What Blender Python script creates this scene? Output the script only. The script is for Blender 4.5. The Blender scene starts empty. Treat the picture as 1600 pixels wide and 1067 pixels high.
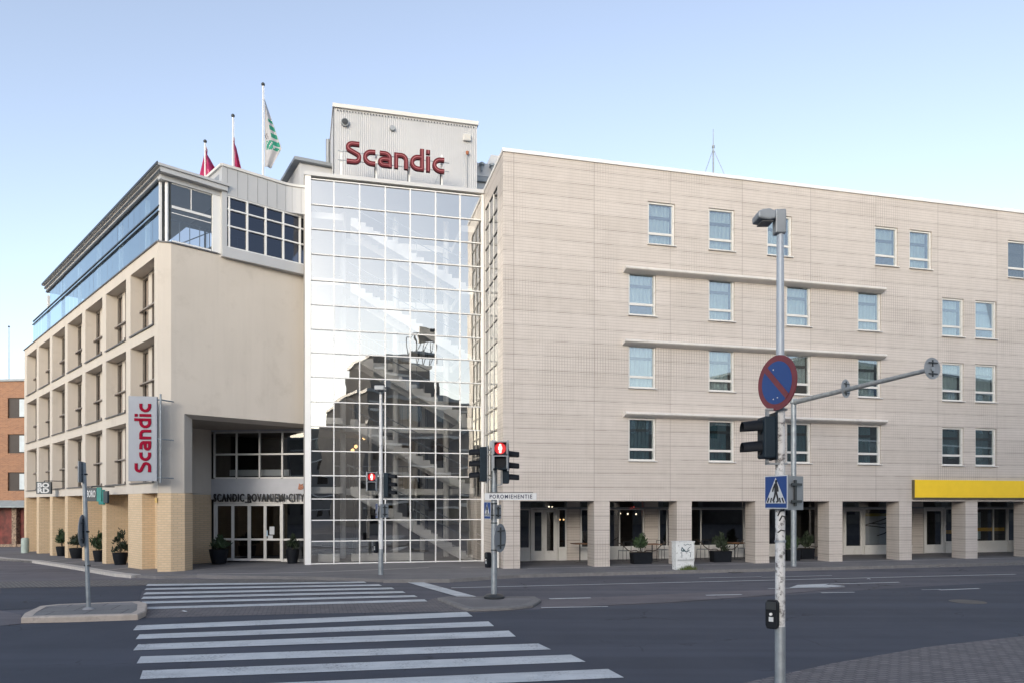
import bpy, bmesh, math, random
from mathutils import Vector, Matrix
random.seed(7)
C = bpy.context.scene.collection
R = math.radians
# ------------------------------------------------------------------ surveyed camera constants
F, HZ, H, CX = 1115.0, 787.0, 2.5, 800.0
PV = 0.10                                   # pavement height
def gp(px, py, z=0.0):                      # a spot on level ground as surveyed from the photo station
    Y = (H - z) * F / (py - HZ)
    return ((px - CX) / F * Y, Y)
def xy(px, Y): return ((px - CX) / F * Y, Y)
def zh(py, Y): return H + (HZ - py) * Y / F
class Fr:
    "a building's own axes: x along its front, y into it"
    def __init__(s, ox, oy, ang):
        s.o = (ox, oy); s.a = ang; s.c, s.s = math.cos(ang), math.sin(ang)
    def w(s, x, y): return (s.o[0] + s.c*x - s.s*y, s.o[1] + s.s*x + s.c*y)
    def loc(s, X, Y):
        dx, dy = X - s.o[0], Y - s.o[1]
        return (s.c*dx + s.s*dy, -s.s*dx + s.c*dy)
    def ray(s, px, y=0.0):
        k = (px - CX) / F; X0, Y0 = s.w(0, y)
        return (k*Y0 - X0) / (s.c - k*s.s)
    def rayy(s, px, x=0.0):
        k = (px - CX) / F; X0, Y0 = s.w(x, 0)
        return (k*Y0 - X0) / (-s.s - k*s.c)
    def z(s, py, x, y=0.0): return zh(py, s.w(x, y)[1])
FR = Fr(-0.333, 26.5, math.atan(0.2426))
FL = Fr(-12.55, 25.3, R(-46.5))
# ------------------------------------------------------------------ materials
MATS = {}
class NT:
    def __init__(s, m):
        s.t = m.node_tree; s.n = s.t.nodes; s.l = s.t.links
    def node(s, typ, **kw):
        n = s.n.new(typ)
        for k, v in kw.items():
            if k.startswith('i_'): n.inputs[int(k[2:])].default_value = v
            else: setattr(n, k, v)
        return n
    def link(s, a, b): s.l.new(a, b)
    def math(s, op, a, b=None, c=None):
        n = s.n.new('ShaderNodeMath'); n.operation = op
        for i, v in enumerate((a, b, c)):
            if v is None: continue
            if isinstance(v, (int, float)): n.inputs[i].default_value = v
            else: s.l.new(v, n.inputs[i])
        return n.outputs[0]
    def mix(s, f, a, b):
        n = s.n.new('ShaderNodeMix'); n.data_type = 'RGBA'
        if isinstance(f, (int, float)): n.inputs[0].default_value = f
        else: s.l.new(f, n.inputs[0])
        for i, v in ((6, a), (7, b)):
            if isinstance(v, tuple): n.inputs[i].default_value = (*v[:3], 1)
            else: s.l.new(v, n.inputs[i])
        return n.outputs[2]
    def noise(s, vec, scale, detail=4, rough=.55):
        n = s.n.new('ShaderNodeTexNoise'); n.inputs['Scale'].default_value = scale
        n.inputs['Detail'].default_value = detail; n.inputs['Roughness'].default_value = rough
        s.l.new(vec, n.inputs['Vector']); return n.outputs[0]
    def ramp(s, v, a, b):
        n = s.n.new('ShaderNodeMapRange'); n.inputs[1].default_value = a; n.inputs[2].default_value = b
        s.l.new(v, n.inputs[0]); return n.outputs[0]
def newmat(name):
    m = bpy.data.materials.new(name); m.use_nodes = True
    t = NT(m); b = t.n['Principled BSDF']
    tc = t.node('ShaderNodeTexCoord'); t.obj = tc.outputs['Object']; t.b = b
    return m, t, b
def bump(t, h, strength=.3, dist=.01):
    n = t.node('ShaderNodeBump'); n.inputs['Strength'].default_value = strength
    n.inputs['Distance'].default_value = dist
    t.link(h, n.inputs['Height']); t.link(n.outputs[0], t.b.inputs['Normal'])
def plain(name, col, rough=.6, metal=0, var=.12, scale=3, bmp=0, dirt=None, spec=.5, runoff=0):
    if name in MATS: return MATS[name]
    m, t, b = newmat(name)
    n = t.noise(t.obj, scale, 6)
    f = t.ramp(n, .3, .7)
    lo = tuple(c*(1-var) for c in col); hi = tuple(min(1, c*(1+var)) for c in col)
    c = t.mix(f, lo, hi)
    if dirt:
        n2 = t.noise(t.obj, dirt[1], 8, .7)
        c = t.mix(t.ramp(n2, dirt[2], dirt[3]), c, dirt[0])
    t.link(c, b.inputs['Base Color'])
    b.inputs['Roughness'].default_value = rough; b.inputs['Metallic'].default_value = metal
    b.inputs['Specular IOR Level'].default_value = spec
    if bmp: bump(t, t.noise(t.obj, scale*8, 4), bmp)
    if runoff:
        v, u, z = uv_vec(t); ms_ = t.node('ShaderNodeMapping'); ms_.inputs['Scale'].default_value = (1.6, .10, 1); t.link(v, ms_.inputs[0])
        c = t.mix(t.math('MULTIPLY', t.ramp(t.noise(ms_.outputs[0], 1.0, 7, .7), .5, .75), runoff), c, tuple(x*.62 for x in col))
        t.link(c, b.inputs['Base Color'])
    MATS[name] = m; return m
def uv_vec(t):
    s = t.node('ShaderNodeSeparateXYZ'); t.link(t.obj, s.inputs[0])
    u = t.math('ADD', s.outputs[0], s.outputs[1])
    c = t.node('ShaderNodeCombineXYZ'); t.link(u, c.inputs[0]); t.link(s.outputs[2], c.inputs[1])
    return c.outputs[0], u, s.outputs[2]
def brick(name, c1, c2, mortar, bw, bh, ms, off=.5, shift=(0, 0), rough=.75, big=None, dots=False, bmp=.4):
    m, t, b = newmat(name)
    v, u, z = uv_vec(t)
    mp = t.node('ShaderNodeMapping'); mp.inputs[1].default_value = (shift[0], shift[1], 0); t.link(v, mp.inputs[0])
    br = t.node('ShaderNodeTexBrick'); br.offset = off
    br.inputs['Color1'].default_value = (*c1, 1); br.inputs['Color2'].default_value = (*c2, 1)
    br.inputs['Mortar'].default_value = (*mortar, 1); br.inputs['Scale'].default_value = 1
    br.inputs['Mortar Size'].default_value = ms; br.inputs['Mortar Smooth'].default_value = .1
    br.inputs['Brick Width'].default_value = bw; br.inputs['Row Height'].default_value = bh
    t.link(mp.outputs[0], br.inputs['Vector'])
    n = t.noise(t.obj, .55, 6, .6)
    col = br.outputs['Color']
    if dots:
        # grout between the glazed tiles: faint in most fields, open and dark in some
        face = t.mix(t.ramp(t.noise(t.obj, 2.5, 5), .3, .7), c1, c2)
        fz = t.math('FRACT', t.math('DIVIDE', t.math('ADD', z, shift[1]), bh))
        hl = t.math('LESS_THAN', fz, .13)
        fx = t.math('FRACT', t.math('DIVIDE', t.math('ADD', u, shift[0]), bw))
        vl = t.math('LESS_THAN', fx, .17)
        msk = t.ramp(t.noise(t.obj, .33, 3, .5), .50, .66)
        vs = t.math('MULTIPLY', vl, t.math('ADD', t.math('MULTIPLY', msk, .65), .06))
        hs = t.math('MULTIPLY', hl, t.math('ADD', t.math('MULTIPLY', msk, .12), .5))
        col = t.mix(t.math('MAXIMUM', vs, hs), face, mortar)
    col = t.mix(t.math('MULTIPLY', t.ramp(n, .35, .75), .16), col, (c1[0]*.62, c1[1]*.6, c1[2]*.6))
    if big:
        pb_ = t.node('ShaderNodeTexBrick'); pb_.offset = 0; pb_.inputs['Scale'].default_value = 1
        mq = t.node('ShaderNodeMapping'); mq.inputs[1].default_value = (big[3], big[1], 0); t.link(v, mq.inputs[0]); t.link(mq.outputs[0], pb_.inputs['Vector'])
        pb_.inputs['Brick Width'].default_value = big[2]; pb_.inputs['Row Height'].default_value = big[0]; pb_.inputs['Mortar Size'].default_value = 0
        pb_.inputs['Color1'].default_value = (.955, .95, .945, 1); pb_.inputs['Color2'].default_value = (1.03, 1.03, 1.035, 1)
        mv = t.node('ShaderNodeMix'); mv.data_type = 'RGBA'; mv.blend_type = 'MULTIPLY'; mv.inputs[0].default_value = 1
        t.link(col, mv.inputs[6]); t.link(pb_.outputs['Color'], mv.inputs[7]); col = mv.outputs[2]
        ms_ = t.node('ShaderNodeMapping'); ms_.inputs['Scale'].default_value = (3.2, .22, 1); t.link(v, ms_.inputs[0])
        st_ = t.noise(ms_.outputs[0], 1.0, 6, .65)
        col = t.mix(t.math('MULTIPLY', t.ramp(st_, .52, .74), .20), col, (c1[0]*.6, c1[1]*.58, c1[2]*.57))
        fz = t.math('FRACT', t.math('DIVIDE', t.math('ADD', z, big[1]), big[0]))
        hl = t.math('LESS_THAN', fz, .034)
        hl = t.math('MULTIPLY', hl, t.ramp(t.noise(t.obj, 1.1, 3), .2, .55))
        fx = t.math('FRACT', t.math('DIVIDE', t.math('ADD', u, big[3]), big[2]))
        vl = t.math('MULTIPLY', t.math('LESS_THAN', fx, .0065), .7)
        col = t.mix(t.math('MAXIMUM', hl, vl), col, (.20, .17, .15))
    t.link(col, b.inputs['Base Color'])
    b.inputs['Roughness'].default_value = rough
    if not dots: bump(t, br.outputs['Fac'], -bmp, .01)
    MATS[name] = m; return m
def glass(name, refl, tint, refl_tint=(1, 1, 1), rough=.0, wob=0, fr=.8):
    m, t, b = newmat(name)
    t.n.remove(b)
    out = t.n['Material Output']
    tr = t.node('ShaderNodeBsdfTransparent'); tr.inputs[0].default_value = (*tint, 1)
    gl = t.node('ShaderNodeBsdfGlossy'); gl.inputs['Roughness'].default_value = rough; gl.inputs['Color'].default_value = (*refl_tint, 1)
    lw = t.node('ShaderNodeLayerWeight'); lw.inputs[0].default_value = .25
    f = t.math('ADD', t.math('MULTIPLY', lw.outputs['Fresnel'], fr), refl); f = t.math('MINIMUM', f, .97)
    if wob:
        n = t.noise(t.obj, .55, 2, .4)
        bp = t.node('ShaderNodeBump'); bp.inputs['Strength'].default_value = 1; bp.inputs['Distance'].default_value = wob
        t.link(n, bp.inputs['Height']); t.link(bp.outputs[0], gl.inputs['Normal'])
    mx = t.node('ShaderNodeMixShader'); t.link(f, mx.inputs[0]); t.link(tr.outputs[0], mx.inputs[1]); t.link(gl.outputs[0], mx.inputs[2])
    t.link(mx.outputs[0], out.inputs[0]); MATS[name] = m; return m
def emit(name, col, s):
    m, t, b = newmat(name)
    b.inputs['Base Color'].default_value = (*[c*.3 for c in col], 1)
    b.inputs['Emission Color'].default_value = (*col, 1); b.inputs['Emission Strength'].default_value = s
    MATS[name] = m; return m
def ground_mat(name, c1, c2, scale=1.2, rough=.85, speck=.0, stains=True, cobble=None, bmp=.25, cracks=0):
    m, t, b = newmat(name)
    n = t.noise(t.obj, scale, 8, .6)
    col = t.mix(t.ramp(n, .3, .7), c1, c2)
    g = t.noise(t.obj, 60, 3, .8)
    col = t.mix(t.math('MULTIPLY', t.ramp(g, .52, .72), .35+speck), col, tuple(min(1, c*2.1) for c in c2))
    if stains:
        n3 = t.noise(t.obj, .23, 5, .6)
        col = t.mix(t.math('MULTIPLY', t.ramp(n3, .5, .68), .45), col, tuple(c*.55 for c in c1))
        mp = t.node('ShaderNodeMapping'); mp.inputs['Rotation'].default_value = (0, 0, R(-14)); mp.inputs['Scale'].default_value = (.12, 2.2, 1); t.link(t.obj, mp.inputs[0])
        n4 = t.noise(mp.outputs[0], 1.0, 4, .6)
        col = t.mix(t.math('MULTIPLY', t.ramp(n4, .5, .75), .4), col, tuple(min(1, c*1.6) for c in c2))
    if cracks:
        vo = t.node('ShaderNodeTexVoronoi'); vo.feature = 'DISTANCE_TO_EDGE'; vo.inputs['Scale'].default_value = .33
        nn_ = t.node('ShaderNodeTexNoise'); nn_.inputs['Scale'].default_value = 1.3; nn_.inputs['Detail'].default_value = 6; t.link(t.obj, nn_.inputs['Vector'])
        va = t.node('ShaderNodeVectorMath'); va.operation = 'MULTIPLY_ADD'; t.link(nn_.outputs['Color'], va.inputs[0]); va.inputs[1].default_value = (.9,.9,.9); t.link(t.obj, va.inputs[2]); t.link(va.outputs[0], vo.inputs['Vector'])
        ck = t.math('MULTIPLY', t.math('LESS_THAN', vo.outputs['Distance'], .0055), t.ramp(t.noise(t.obj, .35, 3), .50, .56))
        col = t.mix(t.math('MULTIPLY', ck, cracks), col, (.012, .012, .014))
        oil = t.ramp(t.noise(t.obj, .9, 5, .65), .64, .74)
        col = t.mix(t.math('MULTIPLY', oil, .35), col, tuple(c*.5 for c in c1))
        gr = t.ramp(t.noise(t.obj, 14, 6, .8), .60, .74)
        col = t.mix(t.math('MULTIPLY', gr, .30), col, tuple(min(1, c*1.9) for c in c2))
        dm = t.node('ShaderNodeMapping'); dm.inputs['Rotation'].default_value = (0, 0, R(-15)); dm.inputs['Scale'].default_value = (.05, 1.1, 1); t.link(t.obj, dm.inputs[0])
        col = t.mix(t.math('MULTIPLY', t.ramp(t.noise(dm.outputs[0], 1.0, 3, .5), .46, .66), .38), col, tuple(min(1, c*1.5) for c in c2))
    h = g
    if cobble:
        br = t.node('ShaderNodeTexBrick'); br.offset = .5
        mp = t.node('ShaderNodeMapping'); mp.inputs['Rotation'].default_value = (0, 0, R(cobble[3])); t.link(t.obj, mp.inputs[0]); t.link(mp.outputs[0], br.inputs['Vector'])
        br.inputs['Scale'].default_value = 1; br.inputs['Brick Width'].default_value = cobble[0]; br.inputs['Row Height'].default_value = cobble[1]
        br.inputs['Mortar Size'].default_value = cobble[2]; br.inputs['Mortar Smooth'].default_value = .2
        br.inputs['Color1'].default_value = (.8, .8, .8, 1); br.inputs['Color2'].default_value = (1.15, 1.12, 1.1, 1); br.inputs['Mortar'].default_value = (.55, .54, .56, 1)
        mm = t.node('ShaderNodeMix'); mm.data_type = 'RGBA'; mm.blend_type = 'MULTIPLY'; mm.inputs[0].default_value = 1
        t.link(col, mm.inputs[6]); t.link(br.outputs['Color'], mm.inputs[7]); col = mm.outputs[2]
        h = t.math('SUBTRACT', t.math('MULTIPLY', g, .3), br.outputs['Fac'])
    t.link(col, b.inputs['Base Color']); b.inputs['Roughness'].default_value = rough
    b.inputs['Specular IOR Level'].default_value = .35
    bump(t, h, bmp, .006); MATS[name] = m; return m
# tiles, plaster, bricks
TILE = brick('cream_tiles', (.565, .515, .472), (.52, .472, .43), (.20, .172, .15), .11, .11, .012, 0, (0.03, .02), .45, big=(.549, -.394+.549+.01, 3.17, 2.77), dots=True)
BRK_Y = brick('yellow_brick', (.68, .515, .335), (.62, .465, .295), (.48, .38, .27), .27, .085, .009, .5)
BRK_R = brick('red_brick', (.36, .175, .09), (.26, .12, .065), (.30, .20, .14), .25, .08, .01, .5)
PLAST = plain('beige_plaster', (.59, .535, .468), .9, var=.035, scale=.5, bmp=.06, dirt=((.43, .38, .32), .8, .55, .95), runoff=.22)
PLAST2 = plain('shade_plaster', (.50, .43, .36), .9, var=.04, scale=.6)
CLAD = plain('grey_cladding', (.50, .50, .50), .45, .15, var=.05, scale=.7)
WHITE = plain('white_metal', (.74, .74, .73), .4, 0, var=.03, scale=1)
OFFW = plain('offwhite_metal', (.62, .61, .585), .45, 0, var=.05, scale=2, dirt=((.42, .39, .35), 3, .58, .85))
CORR = plain('corrugated_sheet', (.46, .465, .475), .42, .1, var=.06, scale=.8, dirt=((.46, .43, .40), 1.4, .6, .9))
GREYM = plain('grey_metal', (.26, .28, .30), .5, .3, var=.1)
GALV = plain('galvanised', (.29, .32, .345), .5, .5, var=.18, scale=6)
DARKM = plain('dark_metal', (.035, .04, .045), .45, .2, var=.2)
BLACK = plain('black_plastic', (.008, .010, .014), .6, 0, spec=.2, var=.2)
SIGBLK = plain('signal_housing', (.012, .022, .032), .6, 0, spec=.2, var=.2)
SOFF = plain('soffit', (.33, .29, .25), .9, var=.05)
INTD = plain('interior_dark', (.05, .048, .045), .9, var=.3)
INTM = plain('interior_grey', (.30, .29, .28), .9, var=.15, scale=.8)
INTW = plain('interior_white', (.74, .73, .71), .8, var=.03)
CURT = plain('curtain_cloth', (.50, .525, .515), .95, var=.1, scale=2)
CURTD = plain('curtain_blue', (.10, .16, .19), .95, var=.1, scale=2)
RED = plain('letter_red', (.125, .018, .025), .65, spec=.2, var=.06)
REDB = plain('letter_red_bright', (.24, .002, .022), .7, spec=.1, var=.06)
PINKE = plain('letter_edge', (.75, .45, .45), .5)
BANN = plain('banner_grey', (.30, .32, .36), .6, var=.03)
YEL = plain('yellow_panel', (.90, .60, .03), .4, var=.03)
BLUE = plain('sign_blue', (.006, .042, .19), .4, var=.05)
SRED = plain('sign_red', (.15, .022, .03), .45, var=.12, scale=8)
SWHT = plain('sign_white', (.50, .52, .54), .4, var=.03)
SBLK = plain('sign_black', (.012, .012, .014), .5)
TEAL = plain('teal_panel', (.01, .22, .20), .5)
NAVY = plain('navy_panel', (.02, .035, .05), .4)
PAINT_P = plain('pole_paint', (.56, .56, .56), .6, var=.10, scale=5, dirt=((.12, .11, .11), 13, .50, .62))
PAINT_G = plain('pole_grey_paint', (.36, .40, .45), .45, .1, var=.06)
LEAF = plain('leaf_green', (.028, .055, .02), .6, var=.5, scale=4)
LEAF2 = plain('leaf_dark', (.018, .03, .014), .6, var=.5, scale=4)
BARK = plain('bark', (.06, .045, .035), .9, var=.3)
SOIL = plain('soil', (.04, .03, .02), .95)
WOOD = plain('wood_brown', (.20, .10, .05), .6, var=.2)
KERB = plain('granite_kerb', (.17, .165, .165), .85, var=.15, scale=7, bmp=.3, dirt=((.12, .11, .11), 4, .6, .8))
KERBL = plain('pale_kerb', (.46, .43, .40), .85, var=.12, scale=6, bmp=.3, dirt=((.2, .18, .17), 5, .6, .8))
KERBP = plain('kerb_paint', (.46, .395, .34), .85, var=.12, scale=6, bmp=.3, dirt=((.25, .22, .2), 7, .58, .75))
CONC = plain('concrete', (.28, .28, .29), .9, var=.12, scale=2, bmp=.15)
GL = glass('window_glass', .20, (.80, .86, .87))
GLA = glass('atrium_glass', .43, (.95, .96, .96), (1, .96, .90), wob=.007)
GLT = glass('terrace_glass', .42, (.70, .84, .92), (.80, .92, 1.0))
GLD = glass('shop_glass', .10, (.55, .58, .60))
GLBY = glass('bay_glass', .05, (.85,.84,.83), fr=.25); GLRB = glass('ribbon_glass', .07, (.30,.32,.36), (.8,.85,1)); GLSD = glass('side_dark_glass', .12, (.35,.35,.36), fr=.25); GLDK = glass('dark_glass', .36, (.25, .27, .30), (.85, .88, .95))
ASPH = ground_mat('asphalt', (.074, .075, .090), (.095, .096, .113), cracks=.7)
ASPHD = ground_mat('fresh_asphalt', (.042, .048, .064), (.055, .062, .082), scale=.7, stains=False, cracks=.55)
ASPHP = ground_mat('worn_asphalt', (.10, .095, .105), (.135, .125, .135), scale=1.2, speck=.1, cracks=.5)
PAVE = ground_mat('pavement', (.14, .137, .14), (.175, .168, .172), scale=1.5)
COBB = ground_mat('paving_setts', (.135, .13, .135), (.17, .162, .168), 1.5, cobble=(.20, .10, .014, -16), bmp=.4, stains=False)
COBG = ground_mat('gutter_setts', (.17, .165, .155), (.24, .23, .215), 3, cobble=(.13, .11, .03, -10), bmp=.9, stains=False, speck=.3)
def paint_mat():
    m, t, b = newmat('road_paint')
    n = t.noise(t.obj, 22, 8, .75); n2 = t.noise(t.obj, 1.6, 4, .6)
    w = t.math('ADD', n, t.math('MULTIPLY', n2, .5))
    base = t.mix(t.ramp(t.noise(t.obj, 3, 4), .3, .7), (.47, .50, .52), (.56, .58, .59))
    col = t.mix(t.math('MULTIPLY', t.ramp(w, .80, .96), .85), base, (.10, .10, .11))
    dm = t.node('ShaderNodeMapping'); dm.inputs['Rotation'].default_value = (0, 0, R(-15)); dm.inputs['Scale'].default_value = (.35, 2.6, 1); t.link(t.obj, dm.inputs[0])
    col = t.mix(t.math('MULTIPLY', t.ramp(t.noise(dm.outputs[0], 1.0, 5, .6), .46, .70), .45), col, (.24, .25, .26))
    t.link(col, b.inputs['Base Color']); b.inputs['Roughness'].default_value = .75
    MATS['road_paint'] = m; return m
PAINT = paint_mat()
REDE = emit('signal_red_man', (1.0, .42, .36), 2.6)
REDG = emit('signal_red_glow', (.9, .01, .02), .28)
WARM = emit('lamp_warm', (1, .80, .55), 2.0)
WARM2 = emit('lamp_amber', (1, .55, .22), 1.5)
NEON = emit('neon_red', (1, .08, .05), 1.2)
# ------------------------------------------------------------------ mesh builder
class MB:
    def __init__(s): s.v = []; s.f = []; s.m = []; s.mi = 0; s.X = None
    def add(s, vs, fs):
        k = len(s.v)
        if s.X is not None: vs = [tuple(s.X @ Vector(v)) for v in vs]
        s.v += [tuple(v) for v in vs]; s.f += [tuple(i+k for i in f) for f in fs]; s.m += [s.mi]*len(fs); return s
    def box(s, x0, x1, y0, y1, z0, z1):
        return s.add([(x0,y0,z0),(x1,y0,z0),(x1,y1,z0),(x0,y1,z0),(x0,y0,z1),(x1,y0,z1),(x1,y1,z1),(x0,y1,z1)],
              [(0,3,2,1),(4,5,6,7),(0,1,5,4),(1,2,6,5),(2,3,7,6),(3,0,4,7)])
    def quad(s, *p): return s.add(p, [tuple(range(len(p)))])
    def prism(s, poly, z0, z1):
        n = len(poly)
        ar = sum(poly[i][0]*poly[(i+1)%n][1]-poly[(i+1)%n][0]*poly[i][1] for i in range(n))
        if ar < 0: poly = poly[::-1]
        f0 = z0 if callable(z0) else (lambda x, y: z0); f1 = z1 if callable(z1) else (lambda x, y: z1)
        vs = [(x, y, f0(x, y)) for x, y in poly] + [(x, y, f1(x, y)) for x, y in poly]
        fs = [tuple(range(n-1, -1, -1)), tuple(range(n, 2*n))] + [(i, (i+1)%n, n+(i+1)%n, n+i) for i in range(n)]
        return s.add(vs, fs)
    def tube(s, p0, p1, r0, r1=None, n=12, cap=True):
        r1 = r0 if r1 is None else r1; p0 = Vector(p0); p1 = Vector(p1); d = (p1-p0)
        if d.length < 1e-6: return s
        d.normalize(); a = Vector((0,0,1)) if abs(d.z) < .9 else Vector((1,0,0))
        u = d.cross(a).normalized(); w = d.cross(u)
        vs = []
        for p, r in ((p0, r0), (p1, r1)):
            for i in range(n):
                t = 2*math.pi*i/n; vs.append(p + u*math.cos(t)*r + w*math.sin(t)*r)
        fs = [(i, i+n, (i+1)%n+n, (i+1)%n) for i in range(n)]
        if cap: fs += [tuple(range(n)), tuple(range(2*n-1, n-1, -1))]
        return s.add(vs, fs)
    def path(s, pts, r, n=8):
        for a, b in zip(pts, pts[1:]): s.tube(a, b, r, n=n)
        return s
    def ribbon(s, pts, w, y0, y1):           # a stroke in the x-z plane, from y0 to y1
        L = []; Rr = []; n = len(pts)
        for i, (x, z) in enumerate(pts):
            if i == 0: d = (pts[1][0]-x, pts[1][1]-z)
            elif i == n-1: d = (x-pts[i-1][0], z-pts[i-1][1])
            else:
                d1 = Vector((x-pts[i-1][0], z-pts[i-1][1])).normalized(); d2 = Vector((pts[i+1][0]-x, pts[i+1][1]-z)).normalized()
                d = d1+d2
            d = Vector(d).normalized(); nx, nz = -d.y, d.x
            k = w/2
            if 0 < i < n-1:
                cc = max(.5, d.dot(d1)); k = k/cc
            L.append((x+nx*k, z+nz*k)); Rr.append((x-nx*k, z-nz*k))
        vs = [(x, y0, z) for x, z in L] + [(x, y0, z) for x, z in Rr] + [(x, y1, z) for x, z in L] + [(x, y1, z) for x, z in Rr]
        fs = []
        for i in range(n-1):
            fs += [(i, i+1, n+i+1, n+i), (2*n+i+1, 2*n+i, 3*n+i, 3*n+i+1), (i+1, i, 2*n+i, 2*n+i+1), (n+i, n+i+1, 3*n+i+1, 3*n+i)]
        fs += [(0, n, 3*n, 2*n), (2*n-1, n-1, 3*n-1, 4*n-1)]
        return s.add(vs, fs)
    def plate(s, poly, y0, y1):              # polygon in x-z with thickness in y
        n = len(poly)
        vs = [(x, y0, z) for x, z in poly] + [(x, y1, z) for x, z in poly]
        return s.add(vs, [tuple(range(n)), tuple(range(2*n-1, n-1, -1))] + [(i, i+n, (i+1)%n+n, (i+1)%n) for i in range(n)])
    def lathe(s, prof, n=20, c=(0,0)):
        vs = []; m = len(prof)
        for r, z in prof:
            for i in range(n):
                t = 2*math.pi*i/n; vs.append((c[0]+r*math.cos(t), c[1]+r*math.sin(t), z))
        fs = [(j*n+i, j*n+(i+1)%n, (j+1)*n+(i+1)%n, (j+1)*n+i) for j in range(m-1) for i in range(n)]
        fs += [tuple(range(n-1, -1, -1)), tuple(range((m-1)*n, m*n))]
        return s.add(vs, fs)
    def build(s, name, mats, parent=None, smooth=False, bevel=0, label=None, loc=None, rz=0, fix=False):
        me = bpy.data.meshes.new(name); me.from_pydata(s.v, [], s.f)
        mats = mats if isinstance(mats, (list, tuple)) else [mats]
        for m in mats: me.materials.append(m)
        for p, i in zip(me.polygons, s.m): p.material_index = i
        if fix:
            bm = bmesh.new(); bm.from_mesh(me); bmesh.ops.recalc_face_normals(bm, faces=bm.faces); bm.to_mesh(me); bm.free()
        me.update()
        if smooth: me.shade_auto_smooth() if hasattr(me, 'shade_auto_smooth') else me.polygons.foreach_set('use_smooth', [True]*len(me.polygons))
        o = bpy.data.objects.new(name, me); C.objects.link(o)
        if parent: o.parent = parent
        if bevel:
            b = o.modifiers.new('bevel', 'BEVEL'); b.width = bevel; b.segments = 2; b.limit_method = 'ANGLE'
        if label: o['label'] = label
        if loc: o.location = loc
        o.rotation_euler.z = rz
        return o
def smooth_obj(o):
    me = o.data; me.polygons.foreach_set('use_smooth', [True]*len(me.polygons))
    try:
        me.set_sharp_from_angle(angle=R(35))
    except Exception: pass
    return o
def tag(o, label, cat, group=None):
    o['label'] = label; o['category'] = cat
    if group: o['group'] = group
    return o
def thing(name, label, cat, loc=(0,0,0), rz=0, group=None):
    o = bpy.data.objects.new(name, None); C.objects.link(o); o.location = loc; o.rotation_euler.z = rz
    o.empty_display_size = .2
    return tag(o, label, cat, group)
def struct(o): o['kind'] = 'structure'; return o
def clone(src, parent=None, loc=None, deep=True):
    c = src.copy(); C.objects.link(c)
    if parent is not None: c.parent = parent
    if loc is not None: c.location = loc
    if deep:
        for ch in [o for o in C.objects if o.parent == src and o != c]:
            clone(ch, c)
    return c
def text(s, size, extr, name, mat, parent, M, off=0, sx=1.0, spacing=1.0, align='LEFT'):
    cu = bpy.data.curves.new(name, 'FONT'); cu.body = s; cu.size = size; cu.extrude = extr; cu.offset = off
    cu.align_x = align; cu.space_character = spacing; cu.resolution_u = 3
    o = bpy.data.objects.new(name, cu); C.objects.link(o)
    bpy.context.view_layer.update()
    me = bpy.data.meshes.new_from_object(o.evaluated_get(bpy.context.evaluated_depsgraph_get()))
    bpy.data.objects.remove(o)
    # text lies in its own x-y; stand it up facing -y
    me.transform(M @ Matrix.Rotation(R(90), 4, 'X') @ Matrix.Diagonal((sx, 1, 1, 1)))
    me.materials.clear(); me.materials.append(mat)
    o = bpy.data.objects.new(name, me); C.objects.link(o)
    if parent: o.parent = parent
    return o
def T(x, y, z): return Matrix.Translation((x, y, z))
# ------------------------------------------------------------------ ground (falls gently away along the side street)
def gz(x, y):
    lx, ly = FL.loc(x, y)
    return -.0185 * min(max(-lx, 0), 60)
def drape(name, poly, z, mat, sub=None, thick=0, kind=True):
    bm = bmesh.new()
    vs = [bm.verts.new((x, y, 0)) for x, y in poly]
    f = bm.faces.new(vs)
    if f.normal.z < 0 or sum(poly[i][0]*poly[(i+1)%len(poly)][1]-poly[(i+1)%len(poly)][0]*poly[i][1] for i in range(len(poly))) < 0: f.normal_flip()
    dx, dy = math.cos(FL.a), math.sin(FL.a)
    for d in (0, -60):
        p = FL.w(d, 0)
        bmesh.ops.bisect_plane(bm, geom=bm.verts[:]+bm.edges[:]+bm.faces[:], plane_co=(p[0], p[1], 0), plane_no=(dx, dy, 0))
    if thick:
        r = bmesh.ops.extrude_face_region(bm, geom=bm.faces[:])
        for v in r['geom']:
            if isinstance(v, bmesh.types.BMVert): v.co.z += thick
        for v in bm.verts: v.co.z += gz(v.co.x, v.co.y) + z - thick
    else:
        for v in bm.verts: v.co.z = gz(v.co.x, v.co.y) + z
    bmesh.ops.triangulate(bm, faces=[f for f in bm.faces if len(f.verts) > 4])
    if thick: bmesh.ops.recalc_face_normals(bm, faces=bm.faces)
    me = bpy.data.meshes.new(name); bm.to_mesh(me); bm.free()
    me.materials.append(mat)
    o = bpy.data.objects.new(name, me); C.objects.link(o)
    if kind: struct(o)
    return o
drape('ground', [(-400,-400),(400,-400),(400,400),(-400,400)], -.02, ASPHP)
drape('road', [(-90,-9),(90,-9),(90,46),(3,25.4),(-4,24.4),(-16,23.2),(-90,14)], -.008, ASPH)
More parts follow.
